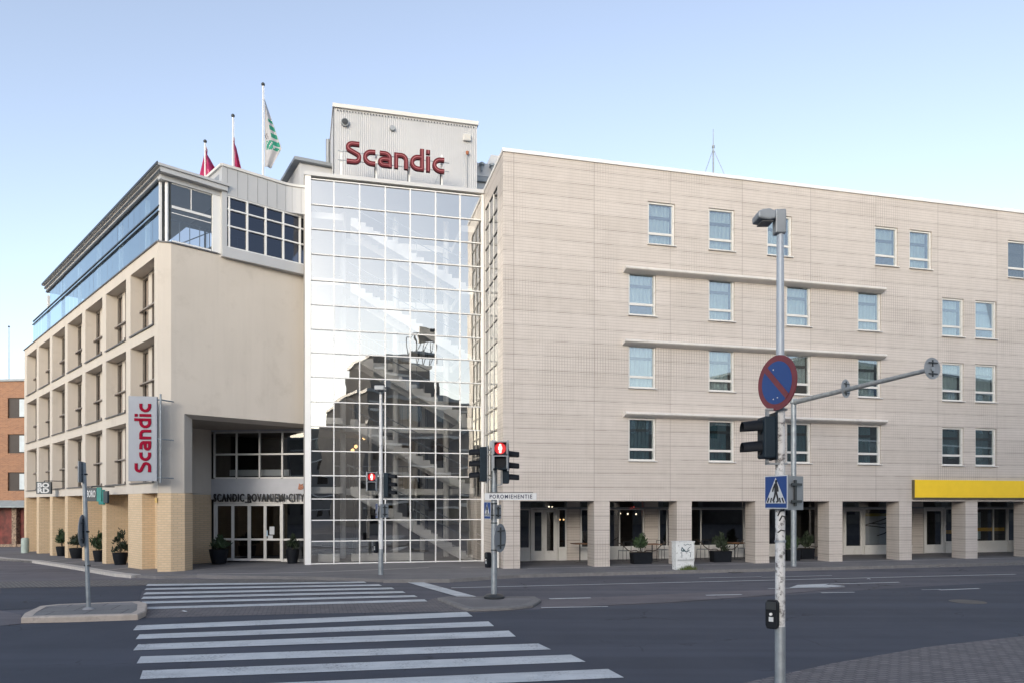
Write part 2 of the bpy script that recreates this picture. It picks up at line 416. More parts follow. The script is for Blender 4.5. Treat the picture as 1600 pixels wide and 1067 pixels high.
# side street running away along the plaster building
ss = [gp(330,909), gp(200,911), gp(60,913), gp(-120,916), (-75, 24), (-75, 75), (-30, 75), FL.w(-24,-2.5), gp(0,862), gp(50,867), gp(100,877), gp(150,888), gp(205,898), gp(300,899)]
drape('side_street', ss, -.004, ASPHP)
drape('gutter', [gp(-120,907.5), gp(60,906.5), gp(200,905.5), gp(330,904), gp(600,903), gp(600,906), gp(330,911), gp(200,914.5), gp(60,917), gp(-120,920)], .002, COBG)
near_top = [(-160,983),(33,975.5),(228,964),(470,958),(683,954.5),(740,957),(845,951),(950,946.5),(1050,942),(1200,931),(1400,918),(1600,907),(2000,890)]
drape('near_lane', [gp(*p) for p in near_top] + [(90, 30), (90, 6), gp(2400, 925), gp(1600,993), gp(1450,1010), gp(1300,1036), gp(1160,1067), gp(1050,1110), (1.2, 6.5), (.6, -9), (-60, -9), (-60, 12)], 0.0, ASPHD)
drape('far_lane', [gp(*p) for p in [(-160,921),(60,918),(200,915.5),(330,912),(222,922),(216,943),(60,949),(-160,962)]], 0.0, ASPHD)
drape('corner_paving', [gp(1160,1067), gp(1300,1036), gp(1450,1010), gp(1600,993), gp(2400,925), (90, 6), (90,-9), (.6,-9), (1.2,6.5), gp(1050,1110)], .004, COBB)
drape('median_paving', [gp(*p) for p in [(228,947),(400,944.5),(667,938),(683,933),(700,941),(740,955),(683,955),(470,958.5),(228,965)]], .004, COBB)
drape('median_paving', [gp(*p) for p in [(845,936),(950,932),(1100,925),(1200,921),(1320,914),(1320,918),(1200,929.5),(1050,940.5),(950,945),(845,950)]], .004, ASPHP)
drape('median_paving', [gp(*p) for p in [(-160,958),(0,953),(33,960),(33,974),(0,977),(-160,983)]], .004, ASPHP)
# pavement in front of the buildings
kR = lambda x: FR.w(x, -2.1)
pave = [kR(60), kR(9), kR(4.3), kR(0), gp(700,903.5,.1), gp(600,904,.1), gp(480,900,.1), gp(308,897.5,.1), gp(243,899,.1), gp(205,897,.1), gp(150,888,.1), gp(100,877,.1), gp(50,867.5,.1), gp(0,862,.1), FL.w(-24.5,-2.6), FL.w(-60,-2.6), FL.w(-60,14), (-20,62), (60, 62)]
drape('pavement', pave, PV, PAVE, thick=.16)
def strip(name, pts, w, z, mat, thick=.13, side=1):
    m = MB(); n = len(pts); q = []
    for i, p in enumerate(pts):
        a = pts[max(i-1, 0)]; b = pts[min(i+1, n-1)]
        d = Vector((b[0]-a[0], b[1]-a[1])).normalized()
        q.append((p[0]-d.y*w*side, p[1]+d.x*w*side))
    for i in range(n-1):
        poly = [pts[i], pts[i+1], q[i+1], q[i]]
        m.prism(poly, lambda x, y: gz(x, y)+z-thick, lambda x, y: gz(x, y)+z)
    return struct(m.build(name, mat, fix=True))
strip('kerb', [kR(60), kR(30), kR(14), kR(9), kR(4.3), kR(0), gp(700,903.5,.1), gp(600,904,.1)], .18, PV+.006, KERB, side=1)
strip('kerb', [gp(600,905.5), gp(480,903), gp(308,901), gp(243,902)], .14, .05, KERB)
strip('pale_kerb', [gp(205,898,.1), gp(180,895.5,.1), gp(150,889,.1), gp(125,883,.1), gp(100,877.5,.1), gp(50,867.5,.1), gp(0,862,.1), FL.w(-24.5,-2.7), FL.w(-50,-2.7)], .34, PV+.006, KERBL, side=-1)
# thin pale lines laid in the pavement
def gline(name, a, b, w, z, mat=None):
    d = Vector((b[0]-a[0], b[1]-a[1])).normalized(); n = (-d.y*w/2, d.x*w/2)
    return [(a[0]+n[0], a[1]+n[1]), (b[0]+n[0], b[1]+n[1]), (b[0]-n[0], b[1]-n[1]), (a[0]-n[0], a[1]-n[1])]
def marks(name, polys, z, mat):
    m = MB()
    for p in polys:
        n = len(p); ar = sum(p[i][0]*p[(i+1)%n][1]-p[(i+1)%n][0]*p[i][1] for i in range(n))
        if ar < 0: p = p[::-1]
        m.add([(x, y, gz(x, y)+z) for x, y in p], [tuple(range(n))])
    return struct(m.build(name, mat))
marks('pavement_line', [gline('', gp(308,896.5,.1), gp(470,894,.1), .12, 0), gline('', gp(470,894.2,.1), gp(670,886,.1), .10, 0), gline('', gp(720,886,.1), gp(790,884.5,.1), .08, 0)]
      + [gline('', gp(a,b,.1), gp(c,d,.1), .10, 0) for a,b,c,d in [(160,889,202,884),(122,880,165,877.5),(92,873.5,136,870),(72,869,104,865.5)]], PV+.004, KERBL)
marks('threshold_strip', [gline('', FR.w(.9,-.12), FR.w(45,-.12), .10, 0)], PV+.004, KERBL)
# zebra crossings
def quadpx(l0, l1, r1, r0): return [gp(*l0), gp(*l1), gp(*r1), gp(*r0)]
near = [((208,984.5),(214,977),(729,955.6),(738.5,962.8)), ((212,998.5),(218,991),(763,970.5),(772,978)), ((208,1016),(216,1006.5),(795,985),(806,994.3)),
        ((213.5,1036.5),(220,1025.5),(841,1005.2),(861,1014.5)), ((218.5,1061),(223,1047.5),(892,1022.6),(915,1033.8)), ((212,1092),(218,1076),(950,1045),(975,1058.5)),
        ((196,1130),(205,1110),(1010,1072),(1040,1088)), ((170,1175),(185,1150),(1090,1104),(1125,1124))]
far = [((228,915),(231,912.2),(569,908.2),(573,910.3)), ((225.5,921.5),(229,918.6),(592,912.5),(597,914.8)), ((223.5,928.5),(228,925.2),(612,917.5),(617,920.2)),
       ((220.5,935.5),(224,932),(629,923.2),(634,926)), ((217.5,943),(222,939.6),(647,929.5),(653,932.4)), ((222,951.5),(228,948),(663,936),(668,939.2))]
marks('zebra_crossing', [quadpx(*q) for q in near], .008, PAINT)
marks('zebra_crossing', [quadpx(*q) for q in far], .008, PAINT)
ln = []
ln.append([gp(622,905.6), gp(648,905.6), gp(757,935), gp(728,935.5)])
def pl(px0, py0, px1, py1, w): ln.append(gline('', gp(px0, py0), gp(px1, py1), w, 0))
pl(705,918, 1587,896.7, .11)
pl(858,935.2, 923,933.6, .14); pl(1103,929.6,1159,928.4,.12); pl(1283,925.8,1335,924.8,.10); pl(1468,921.3,1530,919,.12)
pl(1092,902.6,1190,900.6,.08); pl(1190,901.6,1300,898.5,.07); pl(846,949.2,950,947.2,.10); pl(1200,919.4,1320,916.2,.07); pl(1440,921,1470,920.4,.06)
ln.append([gp(1232,918.5), gp(1246,913.4), gp(1296,911.4), gp(1290,913), gp(1320,914.8), gp(1292,917.8)])
ln.append(gline('', gp(1296,912.2), gp(1405,909.2), .12, 0))
marks('lane_marking', ln, .008, PAINT)
# manhole and repaired patch
m = MB(); cx, cy = gp(1512, 939.5)
m.lathe([(.42, .002), (.42, .006), (.36, .0065)], 28, (cx, cy)); struct(m.build('manhole_cover', plain('manhole_iron', (.10,.10,.10), .6, .4)))
for k, (px, py, lab) in enumerate(((287, 956, 'crumpled white paper scrap on the median between the zebra stripes'), (1357, 905, 'small pale litter scrap near the kerb before the arcade'))):
    m = MB(); rq = random.Random(k); X, Y = gp(px, py); vs = [(math.cos(a*.9)*.10*rq.uniform(.5,1), math.sin(a*.9)*.07*rq.uniform(.5,1), rq.uniform(0,.03)) for a in range(7)]
    m.add(vs+[(0,0,.04)], [(i,(i+1)%7,7) for i in range(7)]); o = m.build('paper_scrap', SWHT, None); o.location = (X, Y, .012); tag(o, lab, 'litter')
X, Y = FR.w(8.2, -2.34); dg = thing('drain_grate', 'dark iron drain grate in the gutter before the street cabinet', 'drain', (X, Y, -.004), FR.a)
m = MB(); m.box(-.25,.25,-.2,-.17,0,.012); m.box(-.25,.25,.17,.2,0,.012)
for k in range(9): m.box(-.25+k*.058,-.222+k*.058,-.17,.17,0,.011)
m.build('grate', DARKM, dg)
# ------------------------------------------------------------------ traffic islands
def island(name, outer, top, side_mat, top_mat, lab, h=.13):
    t = thing(name, lab, 'traffic island', (outer[0][0], outer[0][1], 0))
    ox, oy = outer[0]
    loc = lambda P: [(x-ox, y-oy) for x, y in P]
    cx = sum(p[0] for p in outer)/len(outer); cy = sum(p[1] for p in outer)/len(outer)
    m = MB(); O = loc(outer); n = len(O); c2 = (cx-ox, cy-oy)
    I = []
    for p in O:
        d = Vector((c2[0]-p[0], c2[1]-p[1])); L = d.length; d.normalize(); k = min(.22, L*.4)
        I.append((p[0]+d.x*k, p[1]+d.y*k))
    for i in range(n):
        j = (i+1) % n
        m.add([(*O[i], 0), (*O[j], 0), (*O[j], h-.02), (*O[i], h-.02)], [(0,1,2,3)])
        e = lambda a, b, t_: (a[0]+(b[0]-a[0])*t_, a[1]+(b[1]-a[1])*t_)
        A, B = e(O[i], I[i], .12), e(O[j], I[j], .12)
        m.add([(*O[i], h-.02), (*O[j], h-.02), (*B, h), (*A, h)], [(0,1,2,3)])
        m.add([(*A, h), (*B, h), (*I[j], h), (*I[i], h)], [(0,1,2,3)])
    m.build('kerb', side_mat, t, fix=True)
    m = MB(); m.add([(*p, h-.004) for p in I], [tuple(range(n))]); m.build('paving', top_mat, t)
    return t
isl = [gp(33,973), gp(110,971.5), gp(215,968), gp(228,962), gp(230,950), gp(218,946.5,.0), gp(90,951.5), gp(62,954.5), gp(38,966)]
island('traffic_island', isl, None, KERBP, ground_mat('island_slabs', (.19,.188,.186), (.24,.235,.235), 1.5, cobble=(.75,.75,.02,-14), stains=False), 'traffic island with pale painted kerb carrying the lone leaning sign pole')
isl2 = [gp(683,937), gp(722,952.5), gp(736,955), gp(800,952.5), gp(832,948.5), gp(846,940), gp(836,935), gp(760,935.2), gp(700,935)]
island('traffic_island', isl2, None, KERB, PAVE, 'low worn cobbled traffic island under the signal pole with the street name plate', h=.07)
# ------------------------------------------------------------------ walls with openings
def wall_face(m, x0, x1, z0, z1, holes, y=0.0, depth=.15, top=True, bot=True, flip=False):
    xs = sorted({x0, x1} | {h[0] for h in holes} | {h[1] for h in holes}); zs = sorted({z0, z1} | {h[2] for h in holes} | {h[3] for h in holes})
    xs = [x for x in xs if x0 <= x <= x1]; zs = [z for z in zs if z0 <= z <= z1]
    for a, b in zip(xs, xs[1:]):
        for c, d in zip(zs, zs[1:]):
            mx, mz = (a+b)/2, (c+d)/2
            if any(h[0] < mx < h[1] and h[2] < mz < h[3] for h in holes): continue
            m.quad((a,y,c),(b,y,c),(b,y,d),(a,y,d))
    for h in holes:
        a, b, c, d = h[:4]; e = y + (h[4] if len(h) > 4 else depth)
        m.quad((a,y,c),(a,y,d),(a,e,d),(a,e,c)); m.quad((b,y,d),(b,y,c),(b,e,c),(b,e,d))
        m.quad((a,y,d),(b,y,d),(b,e,d),(a,e,d)); m.quad((b,y,c),(a,y,c),(a,e,c),(b,e,c))
# ================================================================== TILED BUILDING
ZT = FR.z(232, 0); ZB = 2.62; XR = 34.0
tb = thing('tiled_building', 'long four storey hotel block faced in cream tiles above a pillared arcade', 'building', (*FR.o, 0), FR.a)
def W(pxc, ytop, ybot, wpx=43):
    xa, xb = FR.ray(pxc-wpx/2), FR.ray(pxc+wpx/2); xm = (xa+xb)/2
    return xm, FR.z(ytop, xm), FR.z(ybot, xm)
rows = [([(1033.5,318,383), (1127.5,328,392), (1218,340,400), (1385,356,415), (1438.5,361,420), (1591,377,434)]),
        ([(1003.5,428,494), (1127.5,438,502), (1248,447,510), (1358.5,455,517), (1489,467,526), (1540.5,470,529)]),
        ([(1003,541,607), (1129,548,611), (1248,554,615), (1359,560,619), (1489.5,568,625), (1541,570,627)]),
        ([(1005,656,722), (1129.5,659,721), (1250,661,722), (1359,664,723), (1490,667,725), (1541,668,725)])]
WW, WH = 1.16, 1.68
xs_ = []
wins = []
for ri, r in enumerate(rows):
    zc = sum((FR.z(a, FR.ray(c)) + FR.z(b, FR.ray(c)))/2 for c, a, b in r)/len(r)
    for c, a, b in r: wins.append([FR.ray(c), zc, ri])
    if ri == 0: wins += [[26.2, zc, 0], [29.0, zc, 0]]
    else: wins += [[27.4, zc, ri], [30.4, zc, ri]]
for w in wins:                                # align windows that stack
    for v in wins:
        if abs(v[0]-w[0]) < .35 and v is not w: v[0] = w[0]
m = MB()
holes = [(x-WW/2, x+WW/2, z-WH/2, z+WH/2) for x, z, _ in wins]
wall_face(m, 0, XR, ZB, ZT-.13, holes, depth=.13)
# return wall by the atrium
YA = 3.6
m2 = MB(); wall_face(m2, 0, YA, ZB, ZT-.13, [(.95, 3.35, ZB+.2, ZT-.95)], depth=.10)
m.add([(yy, xx, zz) for xx, yy, zz in m2.v], [f[::-1] for f in m2.f])
m.quad((0,YA,ZB),(0,14,ZB),(0,14,ZT-.1),(0,YA,ZT-.1)); m.quad((XR,0,ZB),(XR,14,ZB),(XR,14,ZT-.1),(XR,0,ZT-.1)); m.quad((0,14,ZB),(XR,14,ZB),(XR,14,ZT-.1),(0,14,ZT-.1))
m.build('wall', TILE, tb)
m = MB(); m.box(-.03, XR+.03, -.05, .30, ZT-.13, ZT); m.box(-.03, .27, .30, 14, ZT-.13, ZT)
m.build('coping', WHITE, tb)
m = MB(); m.box(.03, XR-.03, .03, 13.97, ZT-.35, ZT-.15); m.build('roof', GREYM, tb)
m = MB(); m.box(.01, XR-.01, .01, 3.3, ZB+.004, ZB+.05); m.build('arcade_ceiling', SOFF, tb)
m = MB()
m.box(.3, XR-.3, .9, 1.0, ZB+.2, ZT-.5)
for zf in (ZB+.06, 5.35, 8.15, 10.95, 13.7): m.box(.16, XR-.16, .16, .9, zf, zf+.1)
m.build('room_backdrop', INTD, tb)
# hotel window
def make_window():
    m = MB(); w, h = WW/2-.01, WH/2-.01
    f = .065
    m.box(-w, -w+f, -.02, .07, -h, h); m.box(w-f, w, -.02, .07, -h, h); m.box(w-f-.045, w-f-.001, .02, .06, -h+f, h-f)
    m.box(-w+f, w-f, -.02, .07, h-f, h); m.box(-w+f, w-f, -.02, .07, -h, -h+f)
    m.box(-w+f, w-f-.046, -.01, .06, -h+.40, -h+.49)
    m.box(-w-.03, w+.04, -.16, -.021, -h-.03, -h+.0)
    wo = m.build('window', OFFW, None)
    m = MB(); m.box(-w+f, w-f, .02, .03, -h+f, -h+.40); m.box(-w+f, w-f, .02, .03, -h+.49, h-f)
    m.build('pane', GL, wo)
    return wo
def curtain_mesh(w0, w1, z0, z1, amp, k):
    m = MB(); n = 56; vs = []
    for i in range(n+1):
        x = w0+(w1-w0)*i/n
        y = .16+amp*math.sin(i*.62+k)+amp*.5*math.sin(i*.27+k*2)
        vs += [(x, y, z0), (x, y, z1)]
    m.add(vs, [(2*i, 2*i+2, 2*i+3, 2*i+1) for i in range(n)])
    return m
win0 = make_window(); win0.location = (0, 0, 0)
cm = {}
first = True
for i, (x, z, ri) in enumerate(wins):
    if first: wo = win0; wo.parent = tb; first = False; pane = None
    else:
        wo = win0.copy(); C.objects.link(wo); wo.parent = tb
        for ch in [o for o in C.objects if o.parent == win0 and o.name.startswith('pane')][:1]:
            c = ch.copy(); C.objects.link(c); c.parent = wo
    wo.location = (x, .075, z)
    k = (i*7) % 5
    open_ = [.30, .12, .05, .2, .45][k] if ri == 3 else [.10, .13, .05, .12, .16][k]
    key = (k, ri == 3)
    if key not in cm:
        mm = curtain_mesh(-WW/2+.07, WW/2-.07-open_*.6, -WH/2+.07 if k != 1 else -WH/2+.45, WH/2-.07, .03, k)
        cu = mm.build('curtain', CURTD if ri == 3 else CURT, wo); cm[key] = cu
        smooth_obj(cu)
    else:
        cu = cm[key].copy(); C.objects.link(cu); cu.parent = wo
# ledges
for (yl, xl, xr_) in ((415,978,1385),(529,977,1386),(642,978,1387)):
    a, b = FR.ray(xl, -.3), FR.ray(xr_, -.3); z = FR.z(yl, a, -.3)
    m = MB()
    prof = [(-.32, z-.03), (-.30, z-.01), (0, z+.03), (0, z-.20), (-.26, z-.13), (-.32, z-.09)]
    vs = [(a, y, zz) for y, zz in prof] + [(b, y, zz) for y, zz in prof]; n = len(prof)
    m.add(vs, [tuple(range(n)), tuple(range(2*n-1, n-1, -1))] + [(i, i+n, (i+1)%n+n, (i+1)%n) for i in range(n)])
    m.build('ledge', plain('ledge_sheet', (.62, .59, .56), .5, var=.06, dirt=((.4,.37,.34), 2, .55, .85)), tb, fix=True)
# arcade pillars
pp = [(788,815),(928,953),(1058.6,1080),(1182,1204),(1298,1317),(1406,1425),(1509,1527.4)]
pc = [(FR.ray(a)+FR.ray(b))/2 for a, b in pp[1:]]
pit = (pc[-1]-pc[0])/5
pw = .64
PC = [.335] + [pc[0]+i*pit for i in range(10)]
for i, x in enumerate(PC):
    if x > XR: break
    m = MB(); m.box(x-pw/2, x+pw/2, .004, .74, PV-.06, ZB); m.build('pillar', TILE, tb)
m = MB(); m.box(.004, .25, .745, YA+.3, PV-.05, ZB-.002); m.build('base_wall', TILE, tb)
m = MB()
for q in (.50, .62): m.tube((-.07, q, PV), (-.07, q, ZB+.15), .045, n=12)
smooth_obj(m.build('downpipe', OFFW, tb))
# glazed strip in the return wall
m = MB(); y0, y1, z0, z1 = .95, 3.35, ZB+.2, ZT-.95
def bar(m, a0, a1, b0, b1): m.box(.0, .07, a0, a1, b0, b1)
nc, nr = 3, 14
for i in range(nc+1):
    yy = y0+(y1-y0)*i/nc; bar(m, yy-.03, yy+.03, z0, z1)
m.mi = 1
for j in range(nr+1):
    zz = z0+(z1-z0)*j/nr
    for i in range(nc):
        bar(m, y0+(y1-y0)*i/nc+.03, y0+(y1-y0)*(i+1)/nc-.03, zz-.03, zz+.03)
sw = m.build('side_window', [OFFW, DARKM], tb)
m = MB(); m.quad((.03,y0,z0),(.03,y1,z0),(.03,y1,z1),(.03,y0,z1)); m.build('pane', GLSD, sw)
m = MB(); m.box(.10,.14,y0,y1,z0,z1); m.build('backing', INTD, tb)
# ---------------- shopfront at the back of the arcade
YS = 3.3
zt = 2.30
def sx(px): return FR.ray(px, YS)
for a, b, ya_, yb_ in [(886,906,-.02,.3),(1007,1028,-.02,.3),(1425,1442,-.02,.3),(1262,1275,-.9,-.5),(1574,1585,-.9,-.5)]:
    m = MB(); m.box(sx(a), sx(b), YS+ya_, YS+yb_, PV-.05, ZB+.003); m.build('shop_wall', TILE, tb)
m = MB(); m.box(0.1, XR, YS+5, YS+5.2, 0, ZB); m.box(.05, .15, YS-.2, YS+5, 0, ZB); m.box(.1, XR, YS+.35, YS+5, PV, PV+.02)
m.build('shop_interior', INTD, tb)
def glazing(x0, x1, z0, z1, name='shop_window', fr=.05, mat=None, muls=(), rail=None, gm=None):
    m = MB(); y = YS
    m.box(x0, x0+fr, y-.03, y+.04, z0, z1); m.box(x1-fr, x1, y-.03, y+.04, z0, z1)
    m.box(x0+fr, x1-fr, y-.03, y+.04, z1-fr, z1); m.box(x0+fr, x1-fr, y-.03, y+.04, z0, z0+fr)
    for q in muls: m.box(q-fr*.4, q+fr*.4, y-.03, y+.04, z0+fr, z1-fr)
    if rail: m.box(x0+fr, x1-fr, y-.022, y+.03, rail-.03, rail+.03)
    o = m.build(name, mat or OFFW, tb)
    g = MB(); g.quad((x0+fr, y+.01, z0+fr), (x1-fr, y+.01, z0+fr), (x1-fr, y+.01, z1-fr), (x0+fr, y+.01, z1-fr)); g.build('pane', gm or GLD, o)
    return o
def riser(x0, x1, z1=.62):
    m = MB(); m.box(x0, x1, YS-.05, YS+.06, PV, z1); m.box(x0-.0, x1, YS-.09, YS-.051, z1-.05, z1-.002)
    return m.build('stall_riser', OFFW, tb)
def door(x0, x1, lab=None, leaves=1, mat=None):
    mat = mat or OFFW
    m = MB(); y = YS; zt_ = 2.28
    m.box(x0, x0+.06, y-.04, y+.05, PV, zt_+.06); m.box(x1-.06, x1, y-.04, y+.05, PV, zt_+.06); m.box(x0+.06, x1-.06, y-.04, y+.05, zt_, zt_+.06)
    o = m.build('door', mat, tb)
    wl = (x1-x0-.12)/leaves
    for k in range(leaves):
        a = x0+.06+k*wl+.005; b = a+wl-.01
        lf = MB()
        lf.box(a, a+.11, y-.02, y+.03, PV+.01, zt_-.01); lf.box(b-.11, b, y-.02, y+.03, PV+.01, zt_-.01)
        lf.box(a+.11, b-.11, y-.02, y+.03, zt_-.12, zt_-.01); lf.box(a+.11, b-.11, y-.02, y+.03, PV+.01, PV+.42)
        lf.tube((b-.055, y-.07, 1.0), (b-.055, y-.07, 1.35), .014); lf.tube((b-.055, y-.07, 1.02), (b-.055, y-.01, 1.02), .01); lf.tube((b-.055, y-.07, 1.33), (b-.055, y-.01, 1.33), .01)
        lf.build('leaf', mat, o)
        g = MB(); g.quad((a+.11, y+.0, PV+.42), (b-.11, y+.0, PV+.42), (b-.11, y+.0, zt_-.12), (a+.11, y+.0, zt_-.12)); g.build('pane', GLD, o)
    return o
# bay by bay
glazing(sx(800), sx(828), .62, zt, rail=None); riser(sx(800), sx(828))
door(sx(829), sx(871), leaves=2)
glazing(sx(872), sx(885), .62, zt); riser(sx(872), sx(885))
glazing(sx(907), sx(932), .62, zt); riser(sx(907), sx(932))
glazing(sx(933), sx(1006), .62, zt, muls=(sx(968),)); riser(sx(933), sx(1006))
glazing(sx(1029), sx(1062), .62, zt, muls=(sx(1042),)); riser(sx(1029), sx(1062))
glazing(sx(1063), sx(1163), .62, zt, muls=(sx(1095),)); riser(sx(1063), sx(1163))
glazing(sx(1164), sx(1240), .62, zt, muls=(sx(1200),)); riser(sx(1164), sx(1240))
glazing(sx(1241), sx(1316), .62, zt, muls=(sx(1280),)); riser(sx(1241), sx(1316))
door(sx(1317), sx(1349))
glazing(sx(1350), sx(1424), .50, zt, muls=(sx(1396),)); riser(sx(1350), sx(1424), .5)
door(sx(1443), sx(1475))
glazing(sx(1476), sx(1508), .62, zt); riser(sx(1476), sx(1508))
glazing(sx(1509), sx(1573), .62, zt, muls=(sx(1552),)); riser(sx(1509), sx(1573))
glazing(sx(1574), sx(1640), .62, zt); riser(sx(1574), sx(1640))
xx = sx(1641)
while xx < XR-2: glazing(xx, xx+2.2, .62, zt); riser(xx, xx+2.2); xx += 2.2
m = MB(); m.box(sx(800), XR, YS-.03, YS+.05, zt+.004, zt+.07)
for px in (885, 932, 1006, 1062, 1163, 1240, 1316, 1424, 1508, 1573): m.box(sx(px)-.02, sx(px)+.02, YS-.03, YS+.05, zt+.074, ZB)
tr = m.build('transom', GREYM, tb)
m = MB(); m.quad((sx(800), YS+.02, zt+.07), (XR, YS+.02, zt+.07), (XR, YS+.02, ZB), (sx(800), YS+.02, ZB)); m.build('pane', GLD, tr)
# white backed display with black angular strokes, inside the window beside the narrow door
x0, x1 = sx(1352), sx(1394)
dp = thing('window_poster', 'white window display with black angular strokes beside the narrow door', 'poster', (*FR.w(x0, YS+.12), .56), FR.a)
w_ = x1-x0
m = MB(); m.box(0, w_, 0, .02, 0, 1.50); m.build('panel', SWHT, dp)
m = MB()
for a in [[(.02*w_,.93),(.55*w_,1.12),(.98*w_,1.32)], [(.02*w_,.93),(.5*w_,.86),(.8*w_,.80)], [(.30*w_,1.02),(.62*w_,.98),(.95*w_,1.06)], [(.5*w_,.42),(.75*w_,.52),(.98*w_,.66)], [(.93*w_,1.3),(.88*w_,.9),(.96*w_,.4)]]:
    m.ribbon(a, .05, -.006-.002*len(m.f)/100, 0)
m.build('lettering', SBLK, dp)
m = MB(); m.box(0, w_, -.01, -.002, 1.36, 1.50); m.build('band', plain('ochre', (.45,.36,.05), .6), dp)
# yellow bands in the last shop windows
for a, b, lab in ((1478,1506,'short yellow band across the shop window between door and pillar'), (1511,1571,'long orange yellow band across the last wide shop window')):
    m = MB(); x0, x1 = sx(a), sx(b)
    m.box(0, x1-x0, 0, .03, 0, .17)
    o = m.build('window_band', plain('band_yellow', (.75,.42,.03), .5), None); o.location = (*FR.w(x0, YS+.06), 1.15 if a > 1500 else 1.05); o.rotation_euler.z = FR.a
    tag(o, lab, 'window sticker')
m = MB(); m.box(0, 1.05, 0, .02, 0, 1.35); o = m.build('window_poster', plain('pale_blue_print', (.45,.55,.58), .6, var=.3, scale=2), None); o.location = (*FR.w(sx(1511), YS+.2), .75); o.rotation_euler.z = FR.a
tag(o, 'pale blue poster inside the last wide shop window', 'poster')
# ceiling spots in the cafe
for k, (px, y, z, mt) in enumerate([(857,YS+.6,2.42,WARM),(862,YS+1.2,2.40,WARM),(968,YS+.7,2.12,WARM),(980,YS+.8,2.10,WARM),(993,YS+.7,2.09,WARM),(874,YS+1.0,1.85,WARM2),(880,YS+1.2,1.85,WARM2)]):
    t = thing('spot_lamp', ['small white spot lamp behind the transom over the double door', 'smaller white spot lamp deeper behind the double door', 'first white spot lamp inside the cafe window', 'middle white spot lamp inside the cafe window', 'third white spot lamp inside the cafe window', 'amber wall lamp seen through the pane beside the double door', 'second amber lamp deeper behind the pane beside the double door'][k], 'lamp', (*FR.w(FR.ray(px, y), y), z), FR.a, 'lamps glowing inside the arcade shops')
    m = MB(); m.tube((0,0,.0),(0,-.06,-.03), .03, .045); m.tube((0,0,.0),(0,0,.12), .008); m.build('shade', GREYM, t)
    m = MB(); m.tube((0,-.061,-.031),(0,-.075,-.04), .036); m.build('bulb', mt, t)
nt = thing('neon_sign', 'small red neon squiggle glowing at the top of the cafe window', 'sign', (*FR.w(sx(988), YS+.25), 2.28), FR.a)
m = MB(); m.path([(0,0,0),(.05,0,.09),(.1,0,.02),(.18,0,.10),(.24,0,.03),(.32,0,.06),(.40,0,.03)], .014, 6); m.build('tube', NEON, nt)
m = MB(); m.box(-.03,.43,.02,.03,-.03,.14); m.build('backing', BLACK, nt)
# yellow fascia
x0 = FR.ray(1428.5, -.12); zlo, zhi = FR.z(776.5, x0), FR.z(749, x0)
fs = thing('shop_fascia', 'long blank yellow fascia board above the last arcade bays', 'sign', (*FR.w(x0, -.0), zlo), FR.a)
m = MB(); m.box(0, XR-x0-.5, -.14, -.006, 0, zhi-zlo); m.build('panel', YEL, fs)
m = MB(); m.box(-.02, XR-x0-.48, -.16, -.004, -.05, -.003); m.box(-.02, -.003, -.155, -.004, 0, zhi-zlo); m.build('trim', plain('fascia_trim', (.12,.10,.05), .5), fs)
# small box and antenna on the roof
xa = FR.ray(1114.5, 3.5)
at = thing('roof_antenna', 'thin guyed radio mast on the flat roof of the tiled building', 'antenna', (*FR.w(xa, 3.5), ZT-.15), FR.a)
m = MB(); m.tube((0,0,0),(0,0,3.1),.035); m.build('mast', GALV, at)
m = MB(); m.tube((0,0,3.1),(0,0,3.2),.06); m.tube((0,0,3.2),(0,0,3.95),.018,.012,8); m.build('whip', GREYM, at)
for q in ((-1.25,-.5),(1.15,-.4),(.45,.9)):
    m = MB(); m.tube((0,0,3.05),(q[0],q[1],.15),.013,n=6); m.build('guy_wire', GREYM, at)
for px, lab in ((1178,'low dark vent cap peeking over the parapet nearest the radio mast'),(1210,'tiny bent vent pipe peeking over the parapet')):
    xv = FR.ray(px, 1.2); m = MB(); m.lathe([(.05,0),(.05,.42),(.15,.44),(.15,.50),(.02,.54)], 12) if px == 1178 else m.path([(0,0,0),(0,0,.42),(.12,0,.5)], .03)
    o = m.build('roof_vent', GREYM, None); o.location = (*FR.w(xv, 1.2), ZT-.15); tag(o, lab, 'vent')
# ================================================================== GLASS ATRIUM
XA0 = FR.ray(484, YA); XA1 = -.012
ga = thing('glass_atrium', 'tall glazed stair hall with white grid framing between the two blocks', 'building', (*FR.w(0, YA), 0), FR.a)
# local to (0,YA): y=0 is the glass plane
colpx = [484, 521.7, 561.9, 602, 641, 680.6, 718.8, 755.5]
cols = [FR.ray(p, YA) for p in colpx]
rowpy = [288, 326.8, 364.5, 403, 443, 480.5, 518, 554, 591, 629.5, 667.3, 705.3, 743, 779, 811.8, 844.2, 879.0]
xr0 = FR.ray(561.9, YA)
rz_ = [FR.z(p, xr0, YA) for p in rowpy]; rz_[-1] = PV+.03
ZA = FR.z(272, FR.ray(487, YA), YA)
m = MB()
for i, x in enumerate(cols):
    w = .06 if i not in (0,) else .12
    if i == 0: m.box(x-.18, x+.05, -.10, .12, PV, ZA-.1)
    elif i == len(cols)-1: m.box(XA1-.10, XA1, -.05, .08, PV, ZA-.1)
    else: m.box(x-.021, x+.021, -.05, .08, PV, ZA-.2)
for z in rz_:
    for a, b in zip(range(len(cols)-1), range(1, len(cols))):
        xa_ = cols[a]+(.05 if a == 0 else .021); xb_ = (cols[b]-.021) if b < len(cols)-1 else XA1-.10
        m.box(xa_, xb_, -.045, .075, z-.020, z+.020)
m.build('frame', WHITE, ga)
g = MB()
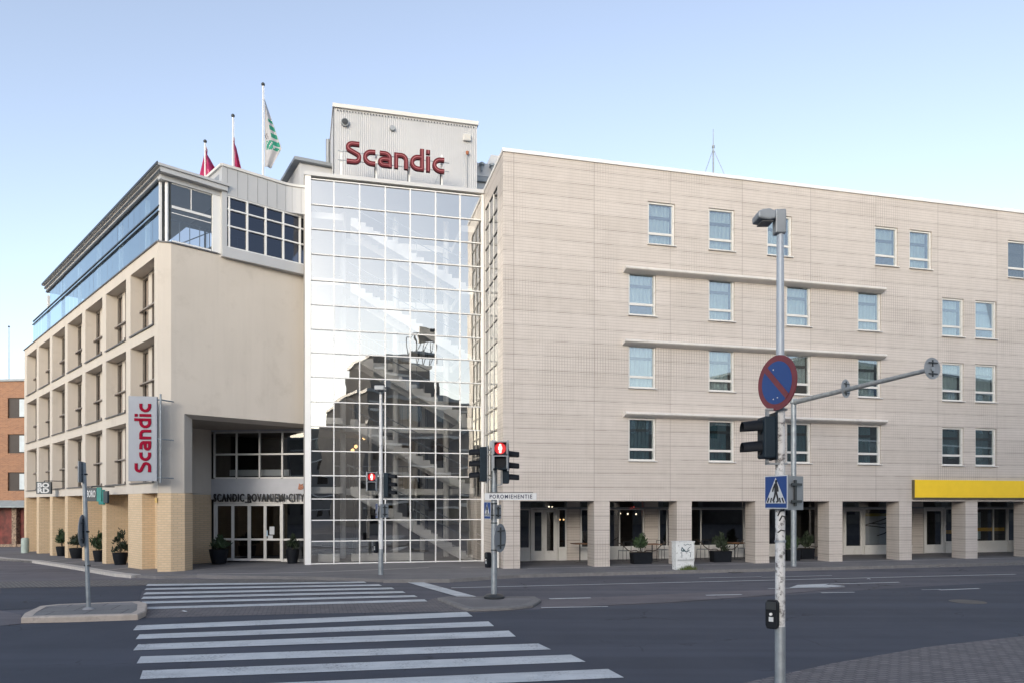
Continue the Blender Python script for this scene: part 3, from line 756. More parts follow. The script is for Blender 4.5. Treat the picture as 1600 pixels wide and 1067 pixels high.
for a in range(len(cols)-1):
    for z0, z1 in zip(rz_[1:], rz_[:-1]):
        x0 = cols[a]; x1 = cols[a+1] if a < len(cols)-2 else XA1-.1
        # panes sit very slightly out of true, as real ones do
        tx, tz = random.uniform(-.0045,.0045), random.uniform(-.0035,.0035)
        g.quad((x0, .01-tx-tz, z0), (x1, .01+tx-tz, z0), (x1, .01+tx+tz, z1), (x0, .01-tx+tz, z1))
x0, x1 = cols[0], XA1-.1
g.quad((x0, .01, rz_[0]), (x1, .01, rz_[0]), (x1, .01, ZA-.1), (x0, .01, ZA-.1))
g.build('glazing', GLA, ga)
m = MB(); m.box(cols[0]-.22, XA1, -.14, .5, ZA-.12, ZA+.03); m.box(cols[0]-.22, XA1, .5, 10.5, ZA-.10, ZA-.02); m.build('roof_edge', CLAD, ga)
m = MB(); m.box(cols[0]-.24, cols[0]-.13, .125, 10.4, 0, ZA-.12); m.box(cols[0], 1.1, 10.1, 10.4, 0, ZA-.12); m.box(-.30,-.2,.5,10.0,0,ZA-.2)
m.build('inner_wall', INTM, ga)
# floors
FZ = [PV+.01, 3.2, 6.02, 8.85, 11.65, 14.3]
for i, z in enumerate(FZ):
    m = MB()
    if i == 0: m.box(cols[0]-.1, -.25, .12, 10, z-.1, z)
    else:
        m.box(cols[0]-.1, -.3, 3.2, 10, z-.28, z)                    # gallery behind the stairs
        m.box(cols[0]-.1, cols[1]+.35, .5, 3.2, z-.26, z-.002)           # landing at the stair head
        m.box(cols[7]-.85, -.3, .5, 3.2, z-.26, z-.002)
    m.build('floor_slab', INTW if i else INTM, ga)
# columns
for px, y in ((536,3.1),(618,3.1),(697,3.1),(735,4.5),(560,6.5),(660,6.5)):
    x = FR.ray(px, YA+y); m = MB(); m.tube((x,y,PV),(x,y,ZA-.2),.13,n=14); smooth_obj(m.build('column', INTW, ga))
# stairs: straight flights, each rising toward the plaster block
for i in range(5):
    z0, z1 = FZ[i], FZ[i+1]-.002
    xb = FR.ray(738, YA+1.0); xt = FR.ray(548, YA+1.0)
    n = 17; m = MB(); ya, yb = .85, 2.3
    if i % 2 == 1: ya, yb = 1.15, 2.6
    st = (z1-z0)/n; run = (xt-xb)/n
    poly = [(xb, z0)]
    for k in range(n):
        poly += [(xb+run*k, z0+st*(k+1)), (xb+run*(k+1), z0+st*(k+1))]
    low = [(xt, z1-.42), (xb-.0, z0-.0)]
    # stringers with saw tooth top as plates made of small quads, treads between
    for y0_, y1_ in ((ya, ya+.06), (yb-.06, yb)):
        for k in range(n):
            xa_, xb_ = xb+run*k, xb+run*(k+1); zt_ = z0+st*(k+1)+.03
            zl0, zl1 = max(z0, z0+st*k-.30), max(z0, z0+st*(k+1)-.30)
            m.plate([(xa_, zl0), (xa_, zt_), (xb_, zt_), (xb_, zl1)], y0_, y1_)
    for k in range(n):
        xa_, xb_ = xb+run*k, xb+run*(k+1); zt_ = z0+st*(k+1)
        m.box(min(xa_,xb_), max(xa_,xb_), ya+.065, yb-.065, zt_-.05, zt_)
    so = m.build('stair', INTW, ga, fix=True)
    m = MB()
    for off in (.95, .55):
        m.tube((xb+.5, ya+.03, z0+off), (xt-.15, ya+.03, z1+off), .022, n=8)
    for k in range(0, n+1, 4):
        x = xb+run*k; m.tube((x, ya+.03, z0+st*k), (x, ya+.03, z0+st*k+.95), .014, n=6)
    m.build('handrail', GALV, so)
# gallery railings
for i in range(1, 5):
    m = MB(); z = FZ[i]
    m.tube((cols[1], 3.25, z+1.0), (-.4, 3.25, z+1.0), .02, n=6)
    for k in range(28): x = cols[1]+(cols[7]-cols[1]-.3)*k/27; m.tube((x,3.25,z),(x,3.25,z+1.0),.008,n=4)
    m.build('railing', GREYM, ga)
m = MB()
for i in range(0, 5):
    for px in (575, 655, 705): x = FR.ray(px, YA+9.9); m.box(x-.5, x+.5, 9.95, 10.05, FZ[i]+.0, FZ[i]+2.1)
m.build('inner_door', plain('dark_door', (.03,.035,.05), .5), ga)
# low white benches behind the glass
for a, b, lab in ((497,531,'short white bench just inside the stair hall glass'), (549,662,'long white bench just inside the stair hall glass')):
    x0, x1 = FR.ray(a, YA+.5), FR.ray(b, YA+.5)
    t = thing('bench', lab, 'bench', (*FR.w(x0, YA+.45), PV+.012), FR.a)
    m = MB(); m.box(0, x1-x0, 0, .4, .05, .36); m.build('seat', INTW, t, bevel=.01)
    m = MB(); m.box(.05, x1-x0-.05, .03, .37, 0, .05); m.build('plinth', DARKM, t)
# hanging warm lamps in the hall
for k, (px, y, z) in enumerate(((569,4.2,5.55),(551,4.6,5.0),(556,4.9,5.2))):
    t = thing('pendant_lamp', ['round amber pendant hanging in the stair hall', 'lowest amber pendant hanging in the stair hall', 'amber pendant hanging deepest in the stair hall'][k], 'lamp', (*FR.w(FR.ray(px, YA+y), YA+y), z), FR.a, 'amber pendants in the stair hall')
    m = MB(); m.tube((0,0,.1),(0,0,.62),.006,n=5); m.build('cord', BLACK, t)
    m = MB(); m.lathe([(.01,.1),(.07,.06),(.09,0),(.06,-.06),(.01,-.08)], 14); m.build('bulb', WARM2, t)
# ---------------- roof tower with corrugated sheet
YT = YA+1.6
def xt(px, y=YT): return FR.ray(px, y)
t0, t1 = xt(522), xt(745)
zt0 = FR.z(163, t0, YT)
m = MB(); n = 280; vs = []
zb_ = ZA-.1
tl = (t0-.30, YT-YA+5.5)
for i in range(n+1):
    x = t0+(t1-t0)*i/n; y = (YT-YA) - (.016 if (i % 4) in (0, 1) else 0)
    vs += [(x, y, zb_), (x, y, zt0-.16)]
m.add(vs, [(2*i, 2*i+2, 2*i+3, 2*i+1) for i in range(n)])
n2 = 80; vs = []
for i in range(n2+1):
    f = i/n2; x = tl[0]+(t0-tl[0])*f - (.03 if (i % 4) in (0, 1) else 0); y = tl[1]+((YT-YA)-tl[1])*f
    vs += [(x, y, zb_), (x, y, zt0-.16)]
m.add(vs, [(2*i, 2*i+2, 2*i+3, 2*i+1) for i in range(n2)])
m.quad((t1, YT-YA, zb_), (t1, tl[1], zb_), (t1, tl[1], zt0-.16), (t1, YT-YA, zt0-.16))
m.quad((t1, tl[1], zb_), (tl[0], tl[1], zb_), (tl[0], tl[1], zt0-.16), (t1, tl[1], zt0-.16))
tw = m.build('roof_tower', CORR, ga)
m = MB(); e = .06
m.prism([(t0-e, YT-YA-.10), (t1+e, YT-YA-.10), (t1+e, tl[1]+e), (tl[0]-e, tl[1]+e)], zt0-.16, zt0); m.build('coping', OFFW, tw)
for px, py, r in ((539,193.5,.17),(613,202.5,.11)):
    x = xt(px); z = FR.z(py, x, YT); m = MB(); y = YT-YA-.04
    m.tube((x,y,z),(x,y-.10,z),r,r*.97,n=24); m.build('vent', GREYM, tw)
    if r > .15:
        q = MB(); q.tube((x,y-.101,z),(x,y-.14,z),r*.72,n=24); q.tube((x,y-.141,z),(x,y-.16,z),r*.4,n=20); q.build('cap', DARKM, tw)
x = xt(729); z = FR.z(217, x, YT); m = MB(); y = YT-YA-.04
m.box(x-.16, x+.16, y-.10, y, z-.14, z+.14)
for k in range(5): m.box(x-.13, x+.13, y-.115, y-.102, z-.11+k*.05, z-.085+k*.05)
m.build('louvre', OFFW, tw)
x = xt(729.5); z = FR.z(241, x, YT)
m = MB(); m.lathe([(.01,z-.10),(.05,z-.08),(.07,z),(.07,z+.05),(.01,z+.08)], 12, (x, y-.08)); m.build('lamp', plain('rust_lamp', (.35,.12,.05), .6), tw)
m = MB(); m.tube((x,y-.03,z-.12),(x,y-.03,zb_),.015,n=6)
m.build('conduit', GREYM, tw)
m = MB()
for i in range(48): xq = t0+.15+(t1-t0-.3)*i/47; m.box(xq-.02, xq+.02, y-.012, y, zt0-.30, zt0-.24)
m.build('drip_slots', DARKM, tw)
m = MB(); px_, Yp = 512.5, 33.0; X, Y = xy(px_, Yp); l = FR.loc(X, Y); m.tube((l[0], l[1]-YA, ZA-.1), (l[0], l[1]-YA, zh(219, Yp)), .10, n=14); smooth_obj(m.build('flue', GREYM, ga))
# plant room left of the tower, with sloping dark roof edge
def AL(px, Y): X_, Y_ = xy(px, Y); l = FR.loc(X_, Y_); return (l[0], l[1]-YA)
a = AL(430, 35.0); b_ = AL(468, 31.0); c_ = AL(522, 31.6)
ztop = zh(254, 31.0)
m = MB(); zz0 = 13.5
wl = [a, b_, c_]
for p, q in zip(wl, wl[1:]):
    m.quad((*p, zz0), (*q, zz0), (*q, ztop-.02), (*p, ztop-.02))
pr = m.build('plant_room', CORR, ga)
m = MB(); d = Vector((b_[0]-a[0], b_[1]-a[1])).normalized(); nn = Vector((d.y, -d.x))
k = 60
for i in range(k):
    f0 = (i+.15)/k; f1 = (i+.5)/k
    p = (a[0]+(b_[0]-a[0])*f0, a[1]+(b_[1]-a[1])*f0); q = (a[0]+(b_[0]-a[0])*f1, a[1]+(b_[1]-a[1])*f1)
    m.prism([p, q, (q[0]+nn.x*.03, q[1]+nn.y*.03), (p[0]+nn.x*.03, p[1]+nn.y*.03)], zz0, ztop-.1)
m.build('rib', CORR, pr, fix=True)
m = MB(); ex = (b_[0]+nn.x*.25+.05, b_[1]-.25); m.prism([(a[0]+nn.x*.25, a[1]+nn.y*.25), ex, (c_[0], c_[1]-.2), (c_[0], c_[1]+3), (a[0], a[1]+.6)], ztop, ztop+.14); m.build('roof', GREYM, pr, fix=True)
pv = lambda f, o: (a[0]+(b_[0]-a[0])*f+nn.x*o, a[1]+(b_[1]-a[1])*f+nn.y*o)
m = MB(); A_, B_ = pv(.42, .05), pv(.68, .05); m.add([(*A_, ztop-2.2), (*B_, ztop-2.2), (*B_, ztop-.62), (*A_, ztop-.62)], [(0,1,2,3)]); m.build('window', GLDK, pr)
m = MB(); A_, B_ = pv(.42, .02), pv(.68, .02); m.add([(*A_, ztop-2.2), (*B_, ztop-2.2), (*B_, ztop-.62), (*A_, ztop-.62)], [(0,1,2,3)]); m.build('recess', INTD, pr)
# rooftop ducts between tower and tiled block
t = thing('rooftop_duct', 'grey metal ventilation unit with two mushroom caps between tower and tiled block', 'ventilation unit', (*FR.w(xt(748, YA+4), YA+4), ZA-.1), FR.a)
m = MB(); zq = FR.z(256, xt(758, YA+4), YA+4)-(ZA-.1); m.box(-.1, 1.6, 0, 1.5, zq-.62, zq); m.box(-.1, 1.6, .1, 1.5, 0, zq-.9); m.build('housing', CORR, t)
m = MB(); m.box(-.14, 1.64, -.05, 1.5, zq-.88, zq-.66); m.build('band', GREYM, t)
for xq in (.12, .62):
    m = MB(); m.lathe([(.05,zq-.45),(.05,zq-.2),(.13,zq-.18),(.14,zq-.1),(.05,zq-.03)], 14, (xq, -.16)); m.build('cap', GALV, t)
m = MB(); m.add([(.45,.6,zq),(1.6,.6,zq),(1.6,.6,zq+.75),(.72,.6,zq+.75),(.45,1.4,zq),(1.6,1.4,zq),(1.6,1.4,zq+.75),(.72,1.4,zq+.75)], [(0,1,2,3),(7,6,5,4),(0,4,5,1),(1,5,6,2),(2,6,7,3),(3,7,4,0)]); m.build('hood', CORR, t, fix=True)
# ---------------- lettering: one stroke alphabet for the hotel name
def arc(cx, cz, rx, rz, a0, a1, n=7): return [(cx+rx*math.cos(R(a0+(a1-a0)*i/n)), cz+rz*math.sin(R(a0+(a1-a0)*i/n))) for i in range(n+1)]
SW = .255
hS = 1.40
GLY = {
 'S': (.98, [[(.86,hS-.13),(.44,hS-.13)] + arc(.44,hS-.38,.30,.25,90,215,8)[1:] + [(.70,.64)] + arc(.55,.42,.30,.29,35,-90,9) + [(.06,.13)]]),
 'c': (.84, [[(.78,.87),(.55,.87)] + arc(.55,.5,.42,.37,90,270,14)[1:] + [(.78,.13)]]),
 'a': (.92, [[(.12,.87),(.45,.87)] + arc(.45,.58,.31,.29,90,0,7)[1:] + [(.76,.0)], [(.76,.125),(.38,.125)] + arc(.38,.315,.25,.19,270,90,8)[1:] + [(.76,.505)]]),
 'n': (.92, [[(.14,0),(.14,.87),(.46,.87)] + arc(.46,.58,.31,.29,90,0,7)[1:] + [(.77,0)]]),
 'd': (.94, [[(.78,1.42),(.78,.125),(.52,.125)] + arc(.52,.5,.385,.375,270,90,12)[1:] + [(.78,.875)]]),
 'i': (.32, [[(.14,0),(.14,.98)], [(.14,1.14),(.14,1.40)]])}
def name_letters(word, s, depth, mat, parent, M, track=.10, edge=None):
    x = 0; outs = []
    for ch in word:
        w, st = GLY[ch]
        m = MB(); m.X = M @ Matrix.Diagonal((s, 1, s, 1)) @ T(x, 0, 0)
        for k, p in enumerate(st): m.ribbon(p, SW, -depth+.003*k, 0)
        if edge:
            m.mi = 1
            for k, p in enumerate(st): m.ribbon(p, .045, -depth-.012+.003*k, -depth-.001+.003*k)
        outs.append(m.build('letter', [mat, edge or mat], parent, fix=True)); x += w+track
    return outs, (x-track)*s
def word_len(word, track): return sum(GLY[c][0]+track for c in word)-track
# rooftop sign
YL = YA-.02
xl0, xl1 = FR.ray(540, YL), FR.ray(695, YL)
Ls = xl1-xl0; s_ = Ls/word_len('Scandic', .10)
zl = FR.z(257, xl0, YL)
rs = thing('rooftop_sign', 'dark red channel letters on posts in front of the corrugated tower', 'sign', (*FR.w(xl0, YL), zl), FR.a)
outs, _ = name_letters('Scandic', s_, .16, RED, rs, Matrix.Identity(4), .10, plain('letter_line', (.34,.10,.11), .5))
for px in (533, 588, 640, 691):
    m = MB(); x = FR.ray(px, YL)-xl0; m.box(x-.035, x+.035, .16, .22, ZA-zl, (.62 if px != 691 else .9))
    if px > 580: m.mi = 1; m.box(x-.075, x-.036, .15, .20, ZA-zl, .1); m.mi = 0
    m.build('post', [WHITE, DARKM], rs)
m = MB(); m.box(-.3, Ls+.2, .08, .11, .18, .205); m.box(-.3, Ls+.2, .08, .11, s_*.86, s_*.86+.025); m.tube((Ls-.05,.05,.5),(Ls-.45,.1,-.5),.01,n=5); m.build('rail', GALV, rs)
# ================================================================== PLASTER BUILDING
ZP = 11.76; FX = .21; FY = .37                 # top of plaster, front wall plane x, chamfer end y
pb = thing('plaster_building', 'beige plaster block with deep window bays, yellow brick base and glazed roof terrace', 'building', (*FL.o, 0), FL.a)
XE = FL.ray(38)                                # far end (negative)
br = [241.1, 198.9, 161.3, 128.4, 101.9, 77.9, 57.2]; bl = [205.2, 166.8, 133.5, 106.1, 82.5, 60.8, 41.5]
xr_ = [FL.ray(p) for p in br]; xl_ = [FL.ray(p) for p in bl]
pit_b = (xr_[0]-xr_[6])/6; wid_b = sum(a-b for a, b in zip(xr_, xl_))/7
bays = [(xr_[0]-i*pit_b-wid_b, xr_[0]-i*pit_b) for i in range(7)]
print('bays', pit_b, wid_b, XE, 'pitch R', pit, 'ZT', ZT, 'ZA', ZA, 'atrium x', XA0)
tops = [11.33, 8.51, 5.69]; hb = 2.40; BD = .49
ZBk = 2.90
m = MB()
holes = [(a, b, t_-hb, t_, BD) for a, b in bays for t_ in tops]
wall_face(m, XE, 0, ZBk, ZP, holes)
m.quad((0,0,ZBk),(FX,FY,ZBk),(FX,FY,ZP),(0,0,ZP))            # chamfer
# front wall plane x=FX, from y=FY to 5.9; opening below z=5.75
def fy(px): return FL.rayy(px, FX)
YP2, YE = fy(288), 5.95
ZO = 5.75
m.quad((FX,FY,ZBk),(FX,YP2,ZBk),(FX,YP2,ZP),(FX,FY,ZP)); m.quad((FX,YP2,ZO),(FX,YE,ZO),(FX,YE,ZP),(FX,YP2,ZP))
# chamfered reveal of the pillar and of the beam
rv = .42
m.quad((FX,YP2,ZBk),(FX-rv,YP2+rv,ZBk),(FX-rv,YP2+rv,ZO-.0-.12),(FX,YP2,ZO))
m.quad((FX,YP2,ZO),(FX-rv,YP2+rv,ZO-.12),(FX-rv,YE,ZO-.12),(FX,YE,ZO))
m.quad((FX-rv,YP2+rv,ZBk),(-1.2,YP2+rv,ZBk),(-1.2,YP2+rv,ZO-.12),(FX-rv,YP2+rv,ZO-.12))
m.quad((XE,0,ZBk),(XE,12,ZBk),(XE,12,ZP),(XE,0,ZP)); m.quad((XE,12,ZBk),(-1,12,ZBk),(-1,12,ZP),(XE,12,ZP))
m.quad((XE,0,ZP),(0,0,ZP),(FX,FY,ZP),(FX,YE,ZP),(-1,12,ZP),(XE,12,ZP))
wl_ = m.build('wall', PLAST, pb)
# flat soffit over the entrance and under the plaster
m = MB(); m.add([(FX-rv-.01,YP2+rv,ZO-.122),(FX-rv-.01,10.5,ZO-.122),(-6,10.5,ZO-.122),(-6,YP2+rv,ZO-.122)], [(3,2,1,0)])
m.add([(XE+.01,.01,ZBk+.004),(-.01,.01,ZBk+.004),(-.01,1.6,ZBk+.004),(XE+.01,1.6,ZBk+.004)], [(0,1,2,3)])
m.build('soffit', SOFF, pb)
# metal drip at the top edge
m = MB(); m.box(XE-.03, .0, -.05, .12, ZP+.003, ZP+.05); m.prism([(0,-.05),(FX+.05,FY-.02),(FX+.05,2.0),(FX-.1,2.0),(FX-.1,FY),(0,.12)], ZP+.003, ZP+.05); m.build('coping', plain('roof_drip', (.10,.10,.11), .5), pb, fix=True)
# bay windows, built once
def make_bay(w):
    m = MB(); y = BD
    m.box(0, w, y-.05, y+.02, hb-.12, hb); m.box(0, w, y-.05, y+.02, 0, .06)
    m.box(0, .03, y-.05, y+.02, .06, hb-.12); m.box(w-.03, w, y-.05, y+.02, .06, hb-.12)
    for q in (.73, 1.19, 1.54, 2.0): m.box(q-.009, q+.009, y-.07, y+.02, .06, hb-.12)
    o = m.build('window', plain('window_bronze', (.21,.19,.17), .5), None)
    for q in (.745, 1.555): m = MB(); m.box(q, q+.43, y-.06, y-.004, .003, hb-.003); m.build('fin', PLAST, o)
    m = MB(); m.box(0.003, w-.003, y-.17, y-.075, 1.03, 1.08); m.box(0.003, .02, y-.17, y-.075, .98, 1.029); m.build('sunshade', plain('taupe_metal', (.26,.23,.205), .6), o)
    m = MB(); m.box(.01, w-.01, -.045, y-.07, .0, .02); m.box(.0, w, -.06, -.046, -.03, .02); m.box(w-.025, w-.0, -.06, -.01, .021, .10); m.build('sill', plain('sill_dark', (.12,.11,.105), .5), o)
    m = MB(); m.quad((.03,y-.03,.06),(w-.03,y-.03,.06),(w-.03,y-.03,hb-.12),(.03,y-.03,hb-.12)); m.build('pane', GLBY, o)
    m = curtain_mesh(.04, w-.04, .06, hb-.12, .010, 1)
    for i in range(len(m.v)): m.v[i] = (m.v[i][0], m.v[i][1]-.16+y+.06, m.v[i][2])
    m.build('curtain', plain('beige_blind', (.42,.355,.31), .9, var=.1), o)
    return o
b0 = make_bay(wid_b)
kids = [o for o in C.objects if o.parent == b0]
fb = True
for a, b in bays:
    for t_ in tops:
        if fb: o = b0; fb = False
        else:
            o = b0.copy(); C.objects.link(o)
            for kd in kids: c = kd.copy(); C.objects.link(c); c.parent = o
        o.parent = pb; o.location = (a, 0, t_-hb)
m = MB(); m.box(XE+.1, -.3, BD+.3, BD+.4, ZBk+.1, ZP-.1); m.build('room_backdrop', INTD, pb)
# brick base
gzl = lambda x, y: gz(*FL.w(x, y))+.0
m = MB()
segs = [(-1.75, .0)]
xs3 = [FL.ray(p) for p in (221.7, 182.7)]
pil = [(FL.ray(200), FL.ray(221.7))]
def bp(m, x0, x1, y0, y1):
    m.box(x0, x1, y0, y1, -1.2, ZBk)
bp(m, FL.ray(200), FL.ray(221.7), .004, 1.3)
m.build('brick_pier', BRK_Y, pb)
m = MB(); bp(m, FL.ray(221.7)+.004, -.25, .45, .75); m.build('brick_wall', BRK_Y, pb)
for i in range(1, 8):
    xr1 = bays[i][1]+ (pit_b-wid_b) if i < 7 else XE+.55
    m = MB(); x1 = bays[i][1]+(pit_b-wid_b) if i < 7 else XE+.6
    if i < 7:
        x0 = bays[i][1]; x1 = x0+(pit_b-wid_b)
        if i == 1: continue
    else: x0, x1 = XE, XE+.6
    m.box(x0-.02, x1+.02 if i < 7 else x1, .004, .95, -1.2, ZBk); m.build('brick_pier', BRK_Y, pb)
m = MB(); m.box(XE+.62, FL.ray(200)-.01, 1.45, 1.7, -1.2, 2.45); m.build('brick_wall', BRK_Y, pb)
m = MB(); m.box(XE+.62, FL.ray(200)-.01, 1.40, 1.7, 2.455, ZBk); m.build('fascia', GREYM, pb)
for i in (4, 5):
    xq = bays[i][0]+.5; m = MB(); m.box(xq, xq+1.4, 1.40, 1.448, -.2, 2.3); o = m.build('shop_window', OFFW, pb); m = MB(); m.box(xq+.08, xq+1.32, 1.39, 1.398, .9, 2.2); m.build('pane', GLDK, o)
# corner pillar, brick below, plaster above
poly = [(-.12,.30), (0,0), (FX,FY), (FX,YP2), (FX-rv,YP2+rv), (FX-rv-.4,YP2+rv), (-.45,.55)]
m = MB(); e = .012
m.prism([(-.40,.14), (-.02,-.012), (FX+e,FY-e), (FX+e,YP2+e), (FX-rv+e,YP2+rv+e), (FX-rv-.35,YP2+rv+e), (-.45,.60)], -.2, ZBk-.004)
m.build('corner_pillar', BRK_Y, pb, fix=True)
m = MB(); m.add([(-.40,.14,ZBk),(-.0,.0,ZBk),(FX,FY,ZBk),(FX,YP2,ZBk),(FX-rv,YP2+rv,ZBk),(-.45,1.2,ZBk)], [(5,4,3,2,1,0)])
m.build('pillar_collar', PLAST, pb)
# ---------------- entrance recess (world points turned into the building's own axes)
E1, E2 = (-12.72, 30.2), (-8.45, 29.72)
LW = lambda X, Y: FL.loc(X, Y)
e1, e2 = LW(*E1), LW(*E2)
w0 = LW(-13.75, 28.75); w1 = LW(-13.12, 29.55)
m = MB()
for p, q in ((w0, w1), (w1, e1)): m.quad((*p, ZBk), (*q, ZBk), (*q, ZO), (*p, ZO))
m.quad((-2.5,YP2+rv+.2,ZBk),(*w0,ZBk),(*w0,ZO),(-2.5,YP2+rv+.2,ZO))
m.build('porch_wall', PLAST, pb)
m = MB()
for p, q in ((w0, w1), (w1, e1)): m.quad((*p, 0), (*q, 0), (*q, ZBk), (*p, ZBk))
m.quad((-2.5,YP2+rv+.2,0),(*w0,0),(*w0,ZBk),(-2.5,YP2+rv+.2,ZBk))
m.build('porch_base', BRK_Y, pb)
eang = math.atan2(e2[1]-e1[1], e2[0]-e1[0]); elen = math.hypot(e2[0]-e1[0], e2[1]-e1[1])
E = T(*e1, 0) @ Matrix.Rotation(eang, 4, 'Z')
wang = math.atan2(E2[1]-E1[1], E2[0]-E1[0])
FE = Fr(*E1, wang)
def ex(px): return FE.ray(px)
def ez(py, px=405): return FE.z(py, FE.ray(px))
m = MB(); m.X = E
xw0, xw1 = ex(335.5), ex(478.5)
zw0, zw1 = ez(746), ez(674.5)
xcol = [xw0, ex(370), ex(406), ex(441.5), xw1]
for i, x in enumerate(xcol): m.box(x-.03, x+.03, -.05, .05, zw0, zw1)
for z in (zw0, ez(709), zw1):
    for a, b in zip(xcol, xcol[1:]): m.box(a+.03, b-.03, -.05, .05, z-.035, z+.035)
ew = m.build('upper_window', OFFW, pb)
m = MB(); m.X = E; m.quad((xw0,0,zw0),(xw1,0,zw0),(xw1,0,zw1),(xw0,0,zw1)); m.build('pane', GLD, ew)
m = MB(); m.X = E; m.box(xw0+.5, xw1-.9, .3, .5, zw0+.1, zw0+.36); m.build('radiator', INTW, ew)
m = MB(); m.X = E; zd = ez(787)
m.box(0, elen, -.02, .10, zd+.20, zw0-.035); m.box(0, elen, -.02, .10, zw1+.035, ZO-.1)
m.build('spandrel', plain('panel_grey', (.44,.45,.48), .5, var=.04), pb)
m = MB(); m.X = E; m.box(-1, elen+.5, 4, 4.2, 0, ZO); m.box(-1, elen+.5, .2, 4, 2.9, 3.1); m.box(-1,-.9,.2,4,0,ZO); m.build('lobby', INTD, pb)
# doors
m = MB(); m.X = E
dx = [ex(335), ex(341), ex(363.5), ex(388.5), ex(413), ex(441), ex(443.5)]
xa_, xb_, xc_, xd_, xe_ = ex(335), ex(364), ex(389.5), ex(414.5), ex(443)
m.box(xa_, xe_, -.06, .07, zd+.02, zd+.195)
m.box(xa_, xa_+.08, -.06, .07, PV, zd+.017); m.box(xe_-.08, xe_, -.06, .07, PV, zd+.017)
do = m.build('entrance_doors', OFFW, pb)
for a, b in ((xa_+.085, xb_), (xb_, xc_), (xc_+.01, xd_), (xd_, xe_-.085)):
    m = MB(); m.X = E; k = .06
    m.box(a+.004, a+k, -.03, .03, PV+.02, zd+.01); m.box(b-k, b-.004, -.03, .03, PV+.02, zd+.01)
    m.box(a+k, b-k, -.03, .03, zd-.07, zd+.01); m.box(a+k, b-k, -.03, .03, PV+.02, PV+.12); zr = ez(842); m.box(a+k, b-k, -.03, .03, zr-.04, zr+.04)
    m.build('leaf', OFFW, do)
m = MB(); m.X = E; m.quad((xa_+.08,0,PV),(xe_-.08,0,PV),(xe_-.08,0,zd),(xa_+.08,0,zd)); m.build('pane', GLD, do)
m = MB(); m.X = E; x = ex(389); m.box(x-.14, x+.14, -.09, -.061, zd+.06, zd+.11); m.build('door_sensor', BLACK, do)
m = MB(); m.X = E; m.box(xe_+.01, elen, -.05, .05, zd+.02, zd+.195); m.box(elen-.08, elen, -.05, .05, PV, zd+.017); m.box(xe_+.01, elen-.08, -.04, .04, zr-.04, zr+.04); m.box(xe_+.01, elen-.08, -.04, .04, PV, PV+.12)
sd = m.build('side_light', OFFW, pb)
m = MB(); m.X = E; m.quad((xe_+.01,0,PV+.12),(elen-.08,0,PV+.12),(elen-.08,0,zd+.02),(xe_+.01,0,zd+.02)); m.build('pane', GLD, sd)
# notices on the door glass
for k, (px, py, w, h, lab) in enumerate(((694,811,28,44,'white paper notice taped to the hotel entrance door'), (685,848,28,20,'small white sticker under the notice on the entrance door'), (666,826,10,32,'pale blue strip sticker beside the notice on the entrance door'))):
    x = ex(230+px/3.556); z = ez(600+py/3.556); m = MB(); ww = w/3.556/37; hh = h/3.556/37
    m.box(-ww/2, ww/2, -.004, .0, -hh/2, hh/2); o = m.build('notice', SWHT if k < 2 else plain('pale_blue', (.35,.5,.6), .5), None)
    o.location = (*FE.w(x, -.012), z); o.rotation_euler.z = wang; tag(o, lab, 'notice')
# hotel name over the entrance
en = thing('entrance_sign', 'black capital letters spelling the hotel name over the entrance doors', 'sign', (*FE.w(0, 0), 0), wang)
L0, L1 = ex(337), ex(478); zs = ez(783.3)
o = text('SCANDIC ROVANIEMI CITY', .40, .03, 'lettering', SBLK, en, T(0, 0, 0), off=.006, spacing=1.2)
bb = [v.co for v in o.data.vertices]; wx = max(v.x for v in bb)-min(v.x for v in bb); hz_ = max(v.z for v in bb)-min(v.z for v in bb); mnx = min(v.x for v in bb); mnz = min(v.z for v in bb)
o.data.transform(T(L0, -.16, zs) @ Matrix.Diagonal(((L1-L0)/wx, 1, .34/hz_, 1)) @ T(-mnx, 0, -mnz))
m = MB(); m.box(L0, L1, -.115, -.09, zs+.15, zs+.165)
for k in range(6): x = L0+(L1-L0)*k/5; m.box(x-.012, x+.012, -.09, -.02, zs+.1, zs+.27)
m.build('rail', DARKM, en)
em = thing('wall_emblem', 'small brown and red crest on the panel above the hotel name', 'emblem', (*FE.w(ex(471), -.03), ez(760)), wang)
m = MB(); m.plate([(-.13,-.1),(-.03,-.13),(.08,-.1),(.13,0),(.07,.06),(.09,.13),(.0,.09),(-.08,.14),(-.1,.03)], -.03, 0); m.build('crest', plain('crest_brown', (.35,.15,.09), .6, var=.5, scale=25), em, fix=True)
# ---------------- roof terrace: two tiers of glass under a thin roof
ZR = 14.38
XR0 = FL.ray(72)                               # far end of the roof
XRR = FL.ray(50)
zr1 = 13.08
m = MB()
YG = FL.rayy(331, FX)                          # where the side glass stops
for z in (ZP+.06, zr1-.02, 13.92):
    m.box(XRR if z < 13.5 else XR0, -.02, .03, .09, z, z+.05)
m.box(XRR, -.02, .0, .05, zr1-.22, zr1-.19)
ter = m.build('terrace_glazing', DARKM, pb)
g = MB()
nP = 30; 
for k in range(nP):
    x0 = XRR+(-.05-XRR)*k/nP; x1 = XRR+(-.05-XRR)*(k+1)/nP-.012; tz = random.uniform(-.004,.004)
    g.quad((x0,.06-tz,ZP+.11),(x1,.06+tz,ZP+.11),(x1,.06+tz,zr1-.02),(x0,.06-tz,zr1-.02))
    if x0 > XR0: g.quad((x0,.06+tz,zr1+.03),(x1,.06-tz,zr1+.03),(x1,.06-tz,13.92),(x0,.06+tz,13.92))
g.build('pane', GLT, ter)
m = MB()
for k in range(6): x = xr_[0]-1.6-k*pit_b; m.box(x-.07, x+.07, .18, .32, ZP, 13.95)
m.build('terrace_post', WHITE, pb)
